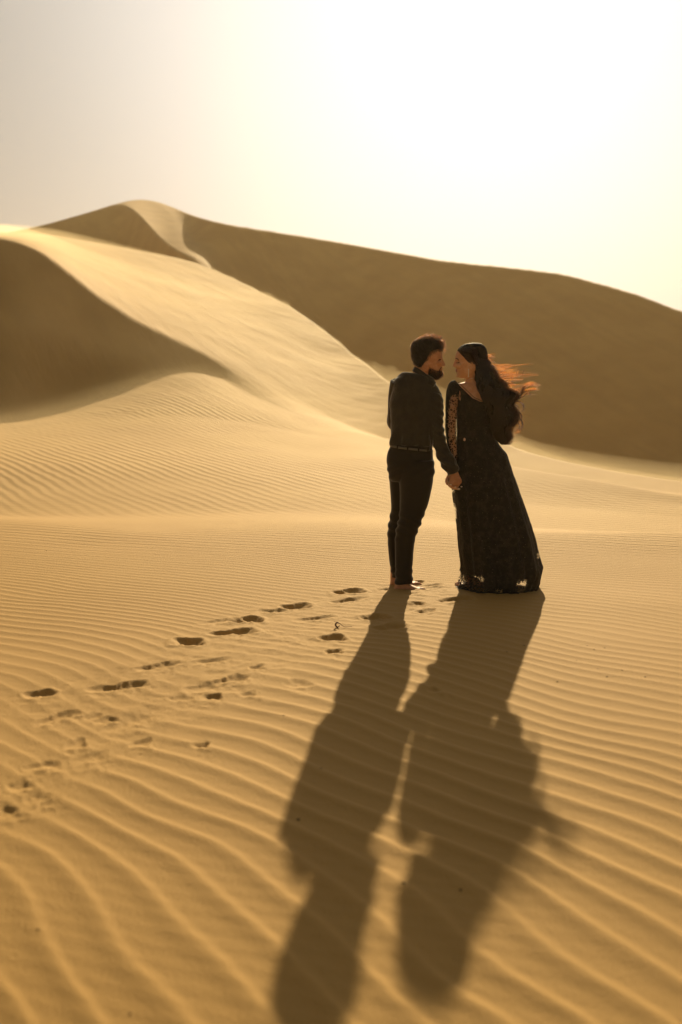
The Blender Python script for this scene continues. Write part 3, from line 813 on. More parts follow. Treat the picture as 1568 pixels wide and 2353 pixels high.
# collar points
bm = bmesh.new()
a_, b2_, c_, d_ = pt(c1, 478, 425, Ym-.055), pt(c1, 546, 470, Ym-.035), pt(c1, 528, 508, Ym-.045), pt(c1, 440, 470, Ym-.078)
for p_ in (0, 1):
    o_ = Vector((0, -0.006*p_, 0))
for quad in [((478, 428), (546, 470), (524, 508), (446, 468))]:
    f_ = [bm.verts.new(pt(c1, x, y, Ym-.055-0.01*i_)) for i_, (x, y) in enumerate(quad)]
    g_ = [bm.verts.new(v.co+Vector((0.004, 0.014, -0.002))) for v in f_]
    bm.faces.new(f_); bm.faces.new(g_[::-1])
    for i_ in range(4): bm.faces.new((f_[i_], g_[i_], g_[(i_+1) % 4], f_[(i_+1) % 4]))
to_obj('collar_point', bm, shirt_m, shirt)

# ---- trousers
bm = bmesh.new()
slices(bm, c2, [(-72, 158, 512, Ym+.02, .104), (-20, 132, 515, Ym+.02, .112), (40, 119, 520, Ym+.02, .118), (100, 121, 534, Ym+.02, .120), (150, 128, 532, Ym+.03, .115), (215, 140, 522, Ym+.04, .100), (240, 160, 505, Ym+.04, .08)], 30, 44, 2.3)
slices(bm, c2, [(60, 225, 530, Ym-.0, .105), (140, 222, 535, Ym-.01, .108), (200, 226, 524, Ym-.01, .105), (300, 232, 510, Ym-.01, .100), (430, 234, 480, Ym-.01, .092), (560, 226, 431, Ym-.02, .080), (640, 206, 400, Ym-.02, .074),
               (700, 195, 374, Ym-.02, .070), (760, 190, 360, Ym-.01, .068), (850, 190, 352, Ym-.01, .066), (980, 190, 342, Ym-.02, .062), (1050, 190, 344, Ym-.02, .062), (1128, 190, 347, Ym-.02, .064)], 60, 36, 2.3)
slices(bm, c2, [(60, 122, 330, Ym+.08, .095), (130, 128, 320, Ym+.09, .095), (200, 138, 300, Ym+.09, .092), (330, 150, 285, Ym+.10, .085), (470, 158, 275, Ym+.11, .078), (550, 146, 268, Ym+.12, .074), (660, 126, 255, Ym+.13, .070),
               (740, 128, 245, Ym+.13, .066), (850, 136, 240, Ym+.13, .062), (950, 145, 238, Ym+.13, .058), (1068, 161, 242, Ym+.13, .056)], 60, 32, 2.3)
trs = remeshed('trousers', bm, 0.006, trouser_m, man, 3, 0.5)
def trouser_f(co):
    x, y = in1(co); y2_ = y-1084
    f = 0.0055*n3(co, 9, 7, 4, 21)+0.0022*n3(co, 30, 22, 16, 22)
    kn = np.exp(-((y2_-620)/110)**2)*0.0055*np.sin(co[:, 2]*85+co[:, 0]*45+3*n3(co, 6, 6, 5, 25))
    an = sstep(900, 1100, y2_)*0.0040*np.sin(co[:, 2]*105+co[:, 0]*30+4*n3(co, 7, 6, 6, 27))
    seat = np.exp(-((y2_-150)/70)**2)*0.004*np.sin((co[:, 2]-co[:, 0]*0.6)*90)
    return f+kn+an+seat
displace(trs, trouser_f)
# belt with its loops, pale tag for the glint at the pocket
bp_ = []
for k in range(20):
    t_ = 2*PI*k/20
    x = 334-181*math.copysign(abs(math.cos(t_))**0.9, math.cos(t_)); y = 1050-22*math.cos(t_)+8*math.sin(t_)
    bp_.append(tuple(pt(c1, x, y, Ym+0.02-0.113*math.copysign(abs(math.sin(t_))**0.9, math.sin(t_))))+(0.013,))
belt = band('belt', bp_, 0.02, 0.004, belt_m, man, Vector((0, 0, 1)), n=90)
for (x, y) in ((212, 1040), (300, 1052), (395, 1060), (470, 1066)):
    bm = bmesh.new()
    t_ = math.acos(max(-1, min(1, (334-x)/181)))
    p = pt(c1, x, y-4, Ym+0.02-0.120*math.sin(t_)-0.004)
    bmesh.ops.create_cube(bm, size=1)
    for v in bm.verts: v.co = Vector((v.co.x*0.011, v.co.y*0.005, v.co.z*0.036))+p
    bmesh.ops.bevel(bm, geom=bm.edges[:], offset=0.0012, segments=1, affect='EDGES')
    to_obj('belt_loop', bm, trouser_m, trs)
bm = bmesh.new()
p = pt(c1, 375, 1176, Ym-.103)
bmesh.ops.create_cube(bm, size=1)
for v in bm.verts: v.co = Vector((v.co.x*0.018, v.co.y*0.003, v.co.z*0.004+v.co.x*-0.002))+p
to_obj('pocket_glint_tag', bm, nail_m, trs)  # small whitish trim piece, pale so the pocket shows a glint

# ---- head hair: under-layer plus curls
def man_hair_zone(co, no):
    x, y = in5(co)
    hl = np.interp(x, [250, 330, 420, 500, 560, 640, 700, 760, 830, 880, 915, 980], [820, 900, 905, 850, 790, 770, 730, 700, 650, 560, 500, 440])
    return (y < hl) & (co[:, 2] > 1.45)
bm = bmesh.new()
crow = [(238, 560, 700, 40), (255, 470, 800, 110), (290, 390, 880, 185), (330, 325, 915, 225), (400, 285, 935, 252), (480, 272, 925, 262), (540, 268, 870, 264), (600, 272, 850, 262), (660, 280, 800, 256),
        (720, 300, 740, 246), (790, 325, 640, 236), (850, 352, 545, 222), (890, 390, 500, 205)]
head(bm, c5, crow, Ym, U5, front=0.12)
for k in range(70):                     # lumps of curl
    a1_ = random.uniform(0, 2*PI); rr_ = math.sqrt(random.random())
    x = 610+rr_*math.cos(a1_)*330; yy = Ym+rr_*math.sin(a1_)*0.070
    top = 262-45*math.sin((x-300)/650*PI)+75*abs(x-620)/330*(1 if x < 620 else 0.35)+rr_**3*110
    blob(bm, pt(c5, x, top+random.uniform(0, 35), yy), random.uniform(.007, .014), random.uniform(.007, .014), random.uniform(.006, .012), 8)
mh = remeshed('hair', bm, 0.004, capm, man, 1, 0.5)
def curls(o, n, keep, ln, curl, r0, r1, mat, name, parent, grav=(0, 0, 0), lift=1.0, pts=9):
    p, no = sample_obj(o, n, keep)
    lines = []
    g_ = np.array(grav)
    for i in range(n):
        l_ = ln(p[i])*RNG.uniform(0.6, 1.25)
        d_ = no[i]*lift+g_+RNG.normal(0, 0.35, 3); d_ /= np.linalg.norm(d_)+1e-9
        e1 = np.cross(d_, RNG.normal(0, 1, 3)); e1 /= np.linalg.norm(e1)+1e-9; e2 = np.cross(d_, e1)
        ph = RNG.uniform(0, 6.28); fr_ = RNG.uniform(0.8, 1.5)
        s_ = np.linspace(0, 1, pts)[:, None]
        cr = curl*RNG.uniform(0.5, 1.3)
        q = p[i]-no[i]*0.002+d_*s_*l_+e1*cr*(np.cos(ph+6.28*fr_*s_)-math.cos(ph))*np.minimum(1, s_*2)+e2*cr*(np.sin(ph+6.28*fr_*s_)-math.sin(ph))*np.minimum(1, s_*2)+g_*0.4*l_*s_**2
        lines.append(q)
    return strands(name, lines, r0, r1, mat, parent)
def mlen(q):
    x, y = in5(q[None]); x, y = x[0], y[0]
    return float(np.interp(y, [200, 330, 450, 600, 850], [.034, .028, .014, .008, .005]))*float(np.interp(x, [260, 420, 620, 850, 990], [.35, .6, .9, 1.15, 1.0]))+(0.008 if x > 850 else 0)
curls(mh, 7000, lambda co, no: (in5(co)[1] < 880), mlen, 0.0070, 0.00050, 0.00022, hair_man, 'curls', mh, (0.15, 0, 0.0))
curls(mh, 160, lambda co, no: (in5(co)[0] > 860) & (in5(co)[1] < 560), lambda q: 0.034, 0.006, 0.00045, 0.0002, hair_man, 'forelock', mh, (0.9, 0, -0.5))

# ---- beard, moustache, brow, lashes
def beard_zone(co, no):
    x, y = in5(co)
    top = np.interp(x, [600, 640, 680, 720, 780, 840, 880, 900, 915, 930, 960], [1200, 1040, 880, 900, 930, 960, 965, 930, 890, 885, 885])
    lipz = (x > 918) & (y > 906) & (y < 962)
    return (y > top) & (y < 1150) & (x > 630) & (~lipz) & (co[:, 2] > 1.4)
beard = curls(m_body, 5200, beard_zone, lambda q: float(np.interp(in5(q[None])[1][0], [880, 960, 1100], [.006, .010, .016])), 0.0022, 0.00050, 0.00020, beard_mt, 'beard', man, (0.25, 0, -0.9), 0.8, 6)
for s_ in (-1, 1):
    bm = bmesh.new()
    tube(bm, [tp(c5, 880, 738, Ym+s_*.047, .0018), tp(c5, 905, 722, Ym+s_*.047, .0032), tp(c5, 935, 706, Ym+s_*.037, .0036), tp(c5, 955, 700, Ym+s_*.022, .0024)], 14, 8)
    to_obj('eyebrow', bm, dark_m, man)
for s_ in (-1, 1):
    bm = bmesh.new()
    tube(bm, [tp(c5, 866, 790, Ym+s_*.046, .0009), tp(c5, 892, 793, Ym+s_*.047, .0016), tp(c5, 915, 787, Ym+s_*.042, .0014), tp(c5, 930, 779, Ym+s_*.034, .0008)], 12, 6)
    to_obj('eyelash', bm, dark_m, man)
adopt(man, float(fz.x)+0.06, 7.1, gh(fz.x+0.05, 7.1))

# ================================================================== WOMAN
U6 = 0.15625/323.0
Yw = 7.06
wom = root_at('person', 0, 0, 'woman in a long black lace gown with long dark hair blowing in the wind', 'person')
bm = bmesh.new()
w6 = [(118, 400, 480, 60), (135, 330, 545, 110), (165, 275, 592, 140), (205, 232, 617, 156), (250, 210, 630, 163), (300, 197, 635, 163), (340, 193, 632, 158), (368, 198, 622, 154), (400, 206, 610, 150),
      (440, 207, 595, 146), (470, 207, 575, 142), (500, 211, 550, 136), (530, 217, 520, 128), (560, 217, 490, 116), (590, 222, 455, 98), (612, 236, 415, 70), (622, 262, 380, 40)]
head(bm, c6, [(y, xf, xb, w) for y, xf, xb, w in w6], Yw, U6, front=-0.14)
nzw = [(360, 184, 210, 14), (380, 176, 215, 15), (400, 167, 215, 18), (420, 157, 215, 23), (434, 152, 215, 27), (446, 156, 215, 29), (456, 168, 215, 27), (464, 186, 215, 22)]
head(bm, c6, nzw, Yw, U6, front=-0.45, e=2.0)
for s_ in (-1, 1):
    blob(bm, pt(c6, 178, 450, Yw+s_*0.012), 0.008, 0.006, 0.006, 10)
    blob(bm, pt(c6, 212, 350, Yw+s_*0.030), 0.010, 0.022, 0.006, 12)
    blob(bm, pt(c6, 240, 440, Yw+s_*0.042), 0.022, 0.018, 0.020, 12)
    blob(bm, pt(c6, 219, 385, Yw+s_*0.032), 0.0125, 0.014, 0.0085, 12)
blob(bm, pt(c6, 226, 592, Yw), 0.012, 0.016, 0.010, 12)
ear(bm, c6, 424, 437, Yw-0.066, U6, 34, 50, -1, sgn=-1)
ear(bm, c6, 424, 437, Yw+0.066, U6, 34, 50, 1, sgn=-1)
tube(bm, [tp(c6, 455, 500, Yw, .046), tp(c6, 440, 600, Yw, .047), tp(c6, 445, 680, Yw+.005, .052), tp(c6, 455, 760, Yw+.01, .070), tp(c6, 455, 840, Yw+.02, .085)], 24, 24)
# shoulders, back, arms
slices(bm, c6, [(678, 330, 560, Yw+.01, .045), (690, 235, 690, Yw+.01, .055), (715, 200, 735, Yw+.015, .068), (760, 178, 755, Yw+.02, .082), (830, 175, 755, Yw+.02, .090), (960, 200, 735, Yw+.02, .094), (1150, 225, 715, Yw+.02, .094),
                (1350, 235, 700, Yw+.02, .085), (1500, 215, 720, Yw+.02, .095), (1700, 200, 760, Yw+.03, .10)], 50, 36, 2.3)
tube(bm, [tp(c6, 190, 740, Yw+.0, .042), tp(c6, 160, 850, Yw-.01, .043), tp(c6, 142, 1000, Yw-.02, .040), tp(c6, 132, 1200, Yw-.03, .036), tp(c6, 125, 1350, Yw-.035, .034), tp(c6, 140, 1550, Yw-.035, .031), tp(c6, 165, 1750, Yw-.035, .026), tp(c6, 155, 1930, Yw-.035, .022)], 50, 18)
tube(bm, [tp(c6, 735, 740, Yw+.02, .042), tp(c6, 790, 900, Yw+.04, .040), tp(c6, 850, 1100, Yw+.07, .036), tp(c6, 880, 1330, Yw+.10, .034), tp(c6, 860, 1400, Yw+.22, .028), tp(c6, 800, 1450, Yw+.32, .022)], 40, 16)
blob(bm, pt(c6, 780, 1465, Yw+.36), 0.030, 0.040, 0.016, 12)
for k in range(4):
    q = pt(c6, 760-k*8, 1458+k*10, Yw+.39); finger(bm, [q, q+Vector((-0.012, 0.026, -0.006)), q+Vector((-0.022, 0.038, -0.020)), q+Vector((-0.030, 0.040, -0.034))], 0.0072)
q = pt(c6, 790, 1440, Yw+.37); finger(bm, [q, q+Vector((-0.004, 0.03, 0.008)), q+Vector((-0.016, 0.05, 0.004))], 0.0080)
# her left hand: palm behind his, fingers wrapped under and forward
Yg = Ym-.070
tube(bm, [tp(c7, 560, 300, Yg+.045, .022), tp(c7, 500, 480, Yg+.045, .028), tp(c7, 470, 640, Yg+.040, .034), tp(c7, 500, 760, Yg+.034, .026)], 22, 18, flat=0.45)
FW = [[(400, 640, .010), (395, 720, -.006), (450, 775, -.022), (530, 785, -.030)],
      [(430, 730, .020), (455, 820, .002), (540, 850, -.020), (700, 862, -.030)],
      [(480, 790, .026), (520, 870, .010), (620, 905, -.012), (820, 930, -.020)],
      [(620, 790, .028), (700, 850, .012), (800, 850, -.004), (930, 845, -.012)]]
for q_ in FW:
    finger(bm, [pt(c7, x, y, Yg+d_) for x, y, d_ in q_], 0.0078)
finger(bm, [pt(c7, 430, 560, Yg+.03), pt(c7, 400, 640, Yg+.005), pt(c7, 440, 690, Yg-.018)], 0.0085)
# legs and feet under the skirt
for s_, x0_ in ((0, 800), (1, 980)):
    tube(bm, [tp(c2, x0_+40, 60, Yw+.02, .085), tp(c2, x0_+30, 300, Yw+.02, .07), tp(c2, x0_+30, 600, Yw+.02, .05), tp(c2, x0_+30, 850, Yw+.04, .046), tp(c2, x0_+30, 1100, Yw+.03, .033)], 34, 16)
    h_ = pt(c2, x0_+30, 1120, Yw+.03)
    foot(h_.x+0.08, h_.x-0.07, Yw+.03, 0.85, gh(h_.x, Yw)-0.004)
w_body = remeshed('body', bm, 0.0036, skin_w, wom, 2, 0.5)
bm = bmesh.new()
for (a, b_) in (((640, 862), (705, 862)), ((760, 922), (850, 938)), ((870, 852), (955, 838)), ((470, 760), (540, 785))):
    q0, q1 = pt(c7, a[0], a[1], Yg-.031 if a[0] != 870 else Yg-.014), pt(c7, b_[0], b_[1], Yg-.036 if a[0] != 870 else Yg-.020)
    blob(bm, (q0+q1)/2+Vector((0, -0.004, 0.001)), (q1-q0).length/2*1.15, 0.0028, 0.0045, 10)
to_obj('fingernail', bm, nail_m, wom)

# ---- lips, brow, lashes
bm = bmesh.new()
blob(bm, pt(c6, 206, 499, Yw), 0.0075, 0.019, 0.0050, 12); blob(bm, pt(c6, 210, 519, Yw), 0.0080, 0.017, 0.0056, 12)
to_obj('lips', bm, lip_m, wom)
for s_ in (-1, 1):
    bm = bmesh.new()
    tube(bm, [tp(c6, 197, 335, Yw+s_*.018, .0020), tp(c6, 212, 333, Yw+s_*.036, .0030), tp(c6, 230, 345, Yw+s_*.048, .0026), tp(c6, 246, 362, Yw+s_*.057, .0012)], 14, 8)
    to_obj('eyebrow', bm, dark_m, wom)
for s_ in (-1, 1):
    bm = bmesh.new()
    tube(bm, [tp(c6, 198, 392, Yw+s_*.030, .0016), tp(c6, 212, 398, Yw+s_*.040, .0026), tp(c6, 232, 397, Yw+s_*.046, .0028), tp(c6, 254, 384, Yw+s_*.052, .0012)], 14, 8)
    to_obj('eyelash', bm, dark_m, wom)

# ---- lace gown
def lace_mat(name, kind):
    m, t, b, out = new_mat(name)
    g_ = N(t, 'ShaderNodeNewGeometry'); P_ = g_.outputs['Position']
    b.inputs['Roughness'].default_value = 0.7; b.inputs['Specular IOR Level'].default_value = 0.25
    v = N(t, 'ShaderNodeTexVoronoi', feature='F1', inp={'Scale': 82 if kind == 'sleeve' else 62, 'Randomness': 1.0}); L(t, P_, v.inputs['Vector'])
    if kind == 'sleeve':
        ms = N(t, 'ShaderNodeMapping'); ms.inputs['Scale'].default_value = (1, 1, 0.9); L(t, P_, ms.inputs[0]); L(t, ms.outputs[0], v.inputs['Vector'])
    f = noise(t, P_, 26, 3, 0.6)
    base = mixc(t, ramp(t, f, 0.42, 0.68), (0.011, 0.009, 0.007), (0.026, 0.022, 0.015))
    # small sequins that catch the light
    v2 = N(t, 'ShaderNodeTexVoronoi', feature='F1', inp={'Scale': 210}); L(t, P_, v2.inputs['Vector'])
    hsv = N(t, 'ShaderNodeSeparateColor'); L(t, v2.outputs['Color'], hsv.inputs[0])
    seq = M(t, 'MULTIPLY', M(t, 'GREATER_THAN', hsv.outputs[0], 0.991), M(t, 'LESS_THAN', v2.outputs['Distance'], 0.42))
    base = mixc(t, seq, base, (0.20, 0.17, 0.11))
    L(t, base, b.inputs['Base Color'])
    L(t, M(t, 'SUBTRACT', 0.75, M(t, 'MULTIPLY', seq, 0.5)), b.inputs['Roughness'])
    bh = M(t, 'ADD', M(t, 'MULTIPLY', v.outputs['Distance'], 0.006), M(t, 'MULTIPLY', noise(t, P_, 90, 3, 0.7), 0.004))
    bn = N(t, 'ShaderNodeBump', inp={'Strength': 1.0, 'Distance': 1.0}); L(t, bh, bn.inputs['Height']); L(t, bn.outputs[0], b.inputs['Normal'])
    if kind == 'sleeve':
        # dense lace on the outer edge, open dots on the inner side
        at_ = N(t, 'ShaderNodeAttribute', attribute_name='open')
        thr = M(t, 'ADD', 0.95, M(t, 'MULTIPLY', at_.outputs['Fac'], -0.56))
        al = M(t, 'LESS_THAN', v.outputs['Distance'], thr)
        net = M(t, 'MULTIPLY', noise(t, P_, 120, 2), 0.35)
        L(t, M(t, 'MAXIMUM', al, net), b.inputs['Alpha'])
    else:
        at_ = N(t, 'ShaderNodeAttribute', attribute_name='open')
        fr_ = noise(t, P_, 110, 4, 0.75)
        hole = M(t, 'LESS_THAN', M(t, 'ADD', fr_, 0.0), M(t, 'ADD', 0.28, M(t, 'MULTIPLY', at_.outputs['Fac'], 0.36)))
        hole = M(t, 'MULTIPLY', hole, M(t, 'GREATER_THAN', at_.outputs['Fac'], 0.08))
        L(t, M(t, 'SUBTRACT', 1.0, hole), b.inputs['Alpha'])
    return m
lace_body, lace_slv = lace_mat('black_lace', 'body'), lace_mat('dotted_lace', 'sleeve')

bm = bmesh.new()
drows = [(470, 700, 1010, Yw+.015, .060), (490, 700, 1032, Yw+.015, .078), (530, 698, 1045, Yw+.02, .090), (600, 704, 1046, Yw+.02, .098), (700, 716, 1040, Yw+.02, .103), (800, 724, 1036, Yw+.02, .101), (890, 726, 1040, Yw+.02, .098),
         (960, 722, 1060, Yw+.02, .102), (1030, 714, 1105, Yw+.02, .116), (1084, 704, 1158, Yw+.025, .13), (1174, 700, 1184, Yw+.03, .15), (1260, 700, 1212, Yw+.03, .165), (1344, 690, 1240, Yw+.03, .18), (1400, 684, 1258, Yw+.03, .19), (1524, 702, 1300, Yw+.04, .21),
         (1644, 720, 1342, Yw+.04, .235), (1784, 738, 1387, Yw+.04, .26), (1934, 750, 1422, Yw+.04, .275), (2000, 757, 1443, Yw+.04, .285), (2064, 766, 1466, Yw+.04, .29), (2100, 770, 1452, Yw+.04, .285), (2150, 756, 1432, Yw+.03, .275), (2200, 732, 1415, Yw+.03, .27), (2236, 716, 1408, Yw+.03, .262)]
NR_, NS_ = 210, 128
Rr = interp_rows(drows, NR_)
rings = []
for (y, xl, xr, Yc, d_) in Rr:
    rg = ring_xz(c1, y, xl, xr, Yc, d_, NS_, 2.15)
    cen = sum(rg, Vector())/NS_
    k = float(sstep(1100, 1900, y))
    low = float(sstep(1950, 2200, y))
    for i in range(NS_):
        t_ = 2*PI*i/NS_
        fold = 0.5*math.sin(9*t_+1.3+0.8*math.sin(y/260.0))+0.35*math.sin(17*t_+y/190.0)+0.25*math.sin(5*t_-y/300.0)
        off = rg[i]-cen; off.z = 0; on = off.normalized()
        a_ = abs(math.cos(t_))
        rg[i] = rg[i]+on*fold*(0.004+0.022*k*(1-0.75*a_**4))
        if low > 0:
            rg[i] = rg[i]+on*low*0.010*math.sin(26*t_+y/40.0)
    rings.append(rg)
# hem rests on the sand
last = rings[-1]
loft(bm, rings, cap=False)
bm.verts.ensure_lookup_table()
def neck_y(x):       # crop-1 height of the neckline on her back
    return float(np.interp(x, [690, 725, 790, 860, 930, 1010, 1060], [470, 482, 545, 612, 643, 632, 480]))
dead = []
for f in bm.faces:
    c_ = f.calc_center_median(); cc = np.array([[c_.x, c_.y, c_.z]]); x, y = in1(cc)
    if c_.y < Yw+.02 and y[0] < neck_y(x[0]): dead.append(f)
    elif c_.y >= Yw+.02 and y[0] < np.interp(x[0], [700, 780, 960, 1040], [480, 530, 530, 480]): dead.append(f)
bmesh.ops.delete(bm, geom=dead, context='FACES')
gown = to_obj('gown', bm, lace_body, wom)
me = gown.data
co = np.empty(len(me.vertices)*3, np.float32); me.vertices.foreach_get('co', co); co = co.reshape(-1, 3)
x, y = in1(co); y2_ = y-1084
# hem hugs the sand; scalloped lace edge
hemw = sstep(2080, 2236, y)
ground = np.array([gh(a, b_) for a, b_ in co[:, :2]]) if len(co) < 40000 else np.zeros(len(co))
co[:, 2] = np.where(hemw > 0, np.maximum(co[:, 2]*(1-hemw)+(ground+0.004)*hemw+0.0, ground+0.003), co[:, 2])
me.vertices.foreach_set('co', co.ravel()); me.update()
displace(gown, lambda c_: 0.0035*n3(c_, 22, 15, 18, 31)+0.002*n3(c_, 60, 50, 60, 33)+sstep(1900, 2150, in1(c_)[1])*0.012*n3(c_, 14, 10, 12, 35))
op = np.zeros(len(co), np.float32)
def win(x0, y0, x1, y1, s=18):
    return sstep(x0-s, x0+s, x)*(1-sstep(x1-s, x1+s, x))*sstep(y0-s, y0+s, y2_)*(1-sstep(y1-s, y1+s, y2_))
op = np.maximum(op, 0.9*win(860, 1040, 965, 1125)); op = np.maximum(op, 0.9*win(1245, 1055, 1330, 1128)); op = np.maximum(op, 0.75*win(1060, 1095, 1125, 1140)); op = np.maximum(op, 0.5*win(970, 1095, 1030, 1130))
op = np.maximum(op, 0.62*win(735, 1030, 850, 1130)); op = np.maximum(op, 0.80*(1-sstep(700, 738+0.06*(y2_-300), x))*sstep(290, 330, y2_)*(1-sstep(560, 640, y2_)))
op = np.maximum(op, 0.8*sstep(1395, 1425, x)*sstep(840, 880, y2_)*(1-sstep(905, 930, y2_)))
op = 0.88*op*(0.55+1.1*np.clip(fbm(co[:, 0]*24+3, co[:, 2]*24+9, 2)+0.42, 0, 0.8)).astype(np.float32)
# the far side of the skirt is open in the same band, so the lit sand shows through
op = np.where((co[:, 1] > Yw+.05) & (y2_ > 1010), np.maximum(op, 0.95), op)
at_ = me.attributes.new('open', 'FLOAT', 'POINT'); at_.data.foreach_set('value', op.astype(np.float32))
# beaded edge along the neckline, with the thin second line
bm = bmesh.new()
for off, rr_ in ((0, .0030), (16, .0014)):
    k = [tp(c1, x+off*0.9, neck_y(x)-off*0.7, Yw-.050-0.035*math.sin((x-700)/360*PI), rr_) for x in (722, 750, 790, 825, 860, 895, 930, 970)]
    tube(bm, k, 40, 8)
to_obj('neckline_trim', bm, lace_body, gown)
# sleeves
def sleeve(pts, name):
    bm = bmesh.new(); tube(bm, pts, 90, 40, cap=False)
    o = to_obj(name, bm, lace_slv, wom)
    me = o.data; co = np.empty(len(me.vertices)*3, np.float32); me.vertices.foreach_get('co', co); co = co.reshape(-1, 3)
    x, y = in1(co)
    lo = np.interp(y, [480, 560, 640, 740, 850, 1000, 1140], [750, 682, 656, 646, 643, 655, 684])
    v = sstep(lo-8, lo+14, x)*sstep(545, 600, y-0.25*(x-690))*(1-sstep(1090, 1150, y))
    a = me.attributes.new('open', 'FLOAT', 'POINT'); a.data.foreach_set('value', v.astype(np.float32))
    displace(o, lambda c_: 0.002*n3(c_, 50, 50, 60, 41)+0.0018*n3(c_, 120, 110, 130, 42))
    return o
sl = sleeve([tp(c6, 222, 712, Yw+.005, .030), tp(c6, 188, 745, Yw+.0, .047), tp(c6, 162, 850, Yw-.01, .050), tp(c6, 146, 1000, Yw-.02, .047), tp(c6, 136, 1200, Yw-.03, .043), tp(c6, 128, 1350, Yw-.035, .041), tp(c6, 142, 1550, Yw-.035, .037), tp(c6, 166, 1750, Yw-.035, .031), tp(c6, 160, 1880, Yw-.035, .027)], 'sleeve')
sr = sleeve([tp(c6, 700, 705, Yw+.02, .030), tp(c6, 738, 745, Yw+.02, .047), tp(c6, 792, 900, Yw+.04, .047), tp(c6, 852, 1100, Yw+.07, .043), tp(c6, 884, 1330, Yw+.10, .040), tp(c6, 862, 1400, Yw+.22, .034), tp(c6, 805, 1450, Yw+.31, .028)], 'sleeve')
# sequins standing off the shoulder edge
bm = bmesh.new()
for k in range(60):
    y = random.uniform(478, 700); x = float(np.interp(y, [475, 500, 550, 640, 700], [722, 682, 655, 644, 636]))+random.uniform(0, 8)
    blob(bm, pt(c1, x, y, Yw-.01+random.uniform(-.02, .02)), .0022, .0022, .0022, 6)
to_obj('sequin', bm, plain('sequin', (0.10, 0.09, 0.06), 0.25, 0.8), gown)['kind'] = 'stuff'

# ---- earring: a chain of crystals; necklace
bm = bmesh.new()
for k in range(9):
    y = 492+k*13.5
    blob(bm, pt(c6, 388-k*0.6, y, Yw-.088), .0036+(.001 if k in (0, 8) else 0), .003, .0040, 8)
er = to_obj('earring', bm, bead_m, wom)
bm = bmesh.new()
tube(bm, [tp(c6, 372, 660, Yw-.035, .0011), tp(c6, 400, 636, Yw-.050, .0011), tp(c6, 440, 625, Yw-.056, .0011), tp(c6, 490, 622, Yw-.052, .0011)], 20, 6)
to_obj('necklace', bm, bead_m, wom)

# ---- hair
bm = bmesh.new()
hc6 = [(99, 440, 500, 25), (106, 385, 555, 70), (122, 325, 590, 112), (150, 275, 620, 145), (190, 236, 645, 165), (225, 222, 655, 172), (265, 232, 664, 174), (300, 250, 668, 174), (340, 272, 672, 172), (375, 300, 690, 168), (405, 335, 705, 162),
       (425, 400, 720, 158), (450, 452, 740, 150), (500, 478, 770, 140)]
head(bm, c6, [(y, a, b_, w) for y, a, b_, w in hc6], Yw, U6, front=0.0)
LB = ([380, 430, 470, 520, 600, 660, 740, 800, 850, 900, 970, 1080, 1250, 1420, 1500, 1560, 1595], [400, 450, 468, 485, 500, 503, 508, 525, 555, 575, 612, 640, 680, 720, 760, 820, 900])
RB = ([300, 340, 370, 450, 500, 540, 620, 650, 690, 760, 790, 830, 860, 900, 960, 1020, 1060, 1100, 1150, 1200, 1250, 1300, 1345, 1400, 1450, 1500, 1560, 1595],
      [668, 690, 705, 762, 790, 808, 832, 872, 915, 955, 1015, 1085, 1120, 1110, 1055, 1022, 1060, 1092, 1110, 1112, 1098, 1060, 1010, 988, 1000, 1004, 985, 955])
lb = lambda y: float(np.interp(y, *LB)); rb_ = lambda y: float(np.interp(y, *RB))
rows = []
for y in np.linspace(400, 1585, 70):
    a, b_ = lb(y), rb_(y)
    d_ = float(np.interp(y, [400, 600, 900, 1300, 1595], [.075, .072, .066, .055, .025]))
    Yc = float(np.interp(y, [400, 650, 900, 1600], [Yw-.01, Yw-.06, Yw-.085, Yw-.075]))
    rows.append((y, a+6, b_-14, Yc, d_))
rows = [(r[0], r[1], r[2]-34*float(sstep(430, 520, r[0])), r[3], r[4]) for r in rows]
loft(bm, [ring_xz(c6, r[0], r[1], r[2], r[3], r[4], 48, 2.0) for r in rows])
for i in range(120):                     # wavy locks that make up the mass
    s_ = random.uniform(0.0, 1.04); y0_ = random.choice([random.uniform(400, 520), random.uniform(500, 1000), random.uniform(700, 1250)]); y1_ = min(1600, y0_+random.uniform(260, 560))
    side_ = -1 if random.random() < 0.8 else 1
    am = random.uniform(8, 22)*(1.3 if s_ > 0.8 else 1); fr_ = random.uniform(0.020, 0.040); ph = random.uniform(0, 6.28); r0_ = random.uniform(.005, .011); k = []
    for j in range(16):
        y = y0_+(y1_-y0_)*j/15; a, b_ = lb(y), rb_(y)
        sx = a+min(s_, 1.0)*(b_-a)-(26 if s_ > 0.85 else 0)+am*math.sin(fr_*y+ph)*min(1, j/3)
        wid = math.sin(PI*min(max((sx-a)/(b_-a), 0.03), 0.97))**0.5
        d_ = float(np.interp(y, [400, 600, 900, 1300, 1595], [.075, .074, .068, .057, .025])); Yc = float(np.interp(y, [400, 650, 900, 1600], [Yw-.01, Yw-.06, Yw-.085, Yw-.075]))
        k.append(tp(c6, sx, y, Yc+side_*d_*wid*0.96+0.004*math.cos(fr_*y+ph), r0_*math.sin(PI*(0.12+0.80*j/15))))
    tube(bm, k, 40, 7)
wh = remeshed('hair', bm, 0.0042, capm, wom, 1, 0.4)
displace(wh, lambda c_: np.where(in6(c_)[1] > 430, 0.024*n3(c_, 24, 14, 7, 51)+0.012*n3(c_, 60, 30, 16, 52), 0.0))
lines = []
def jit(s): return RNG.normal(0, s, 3)
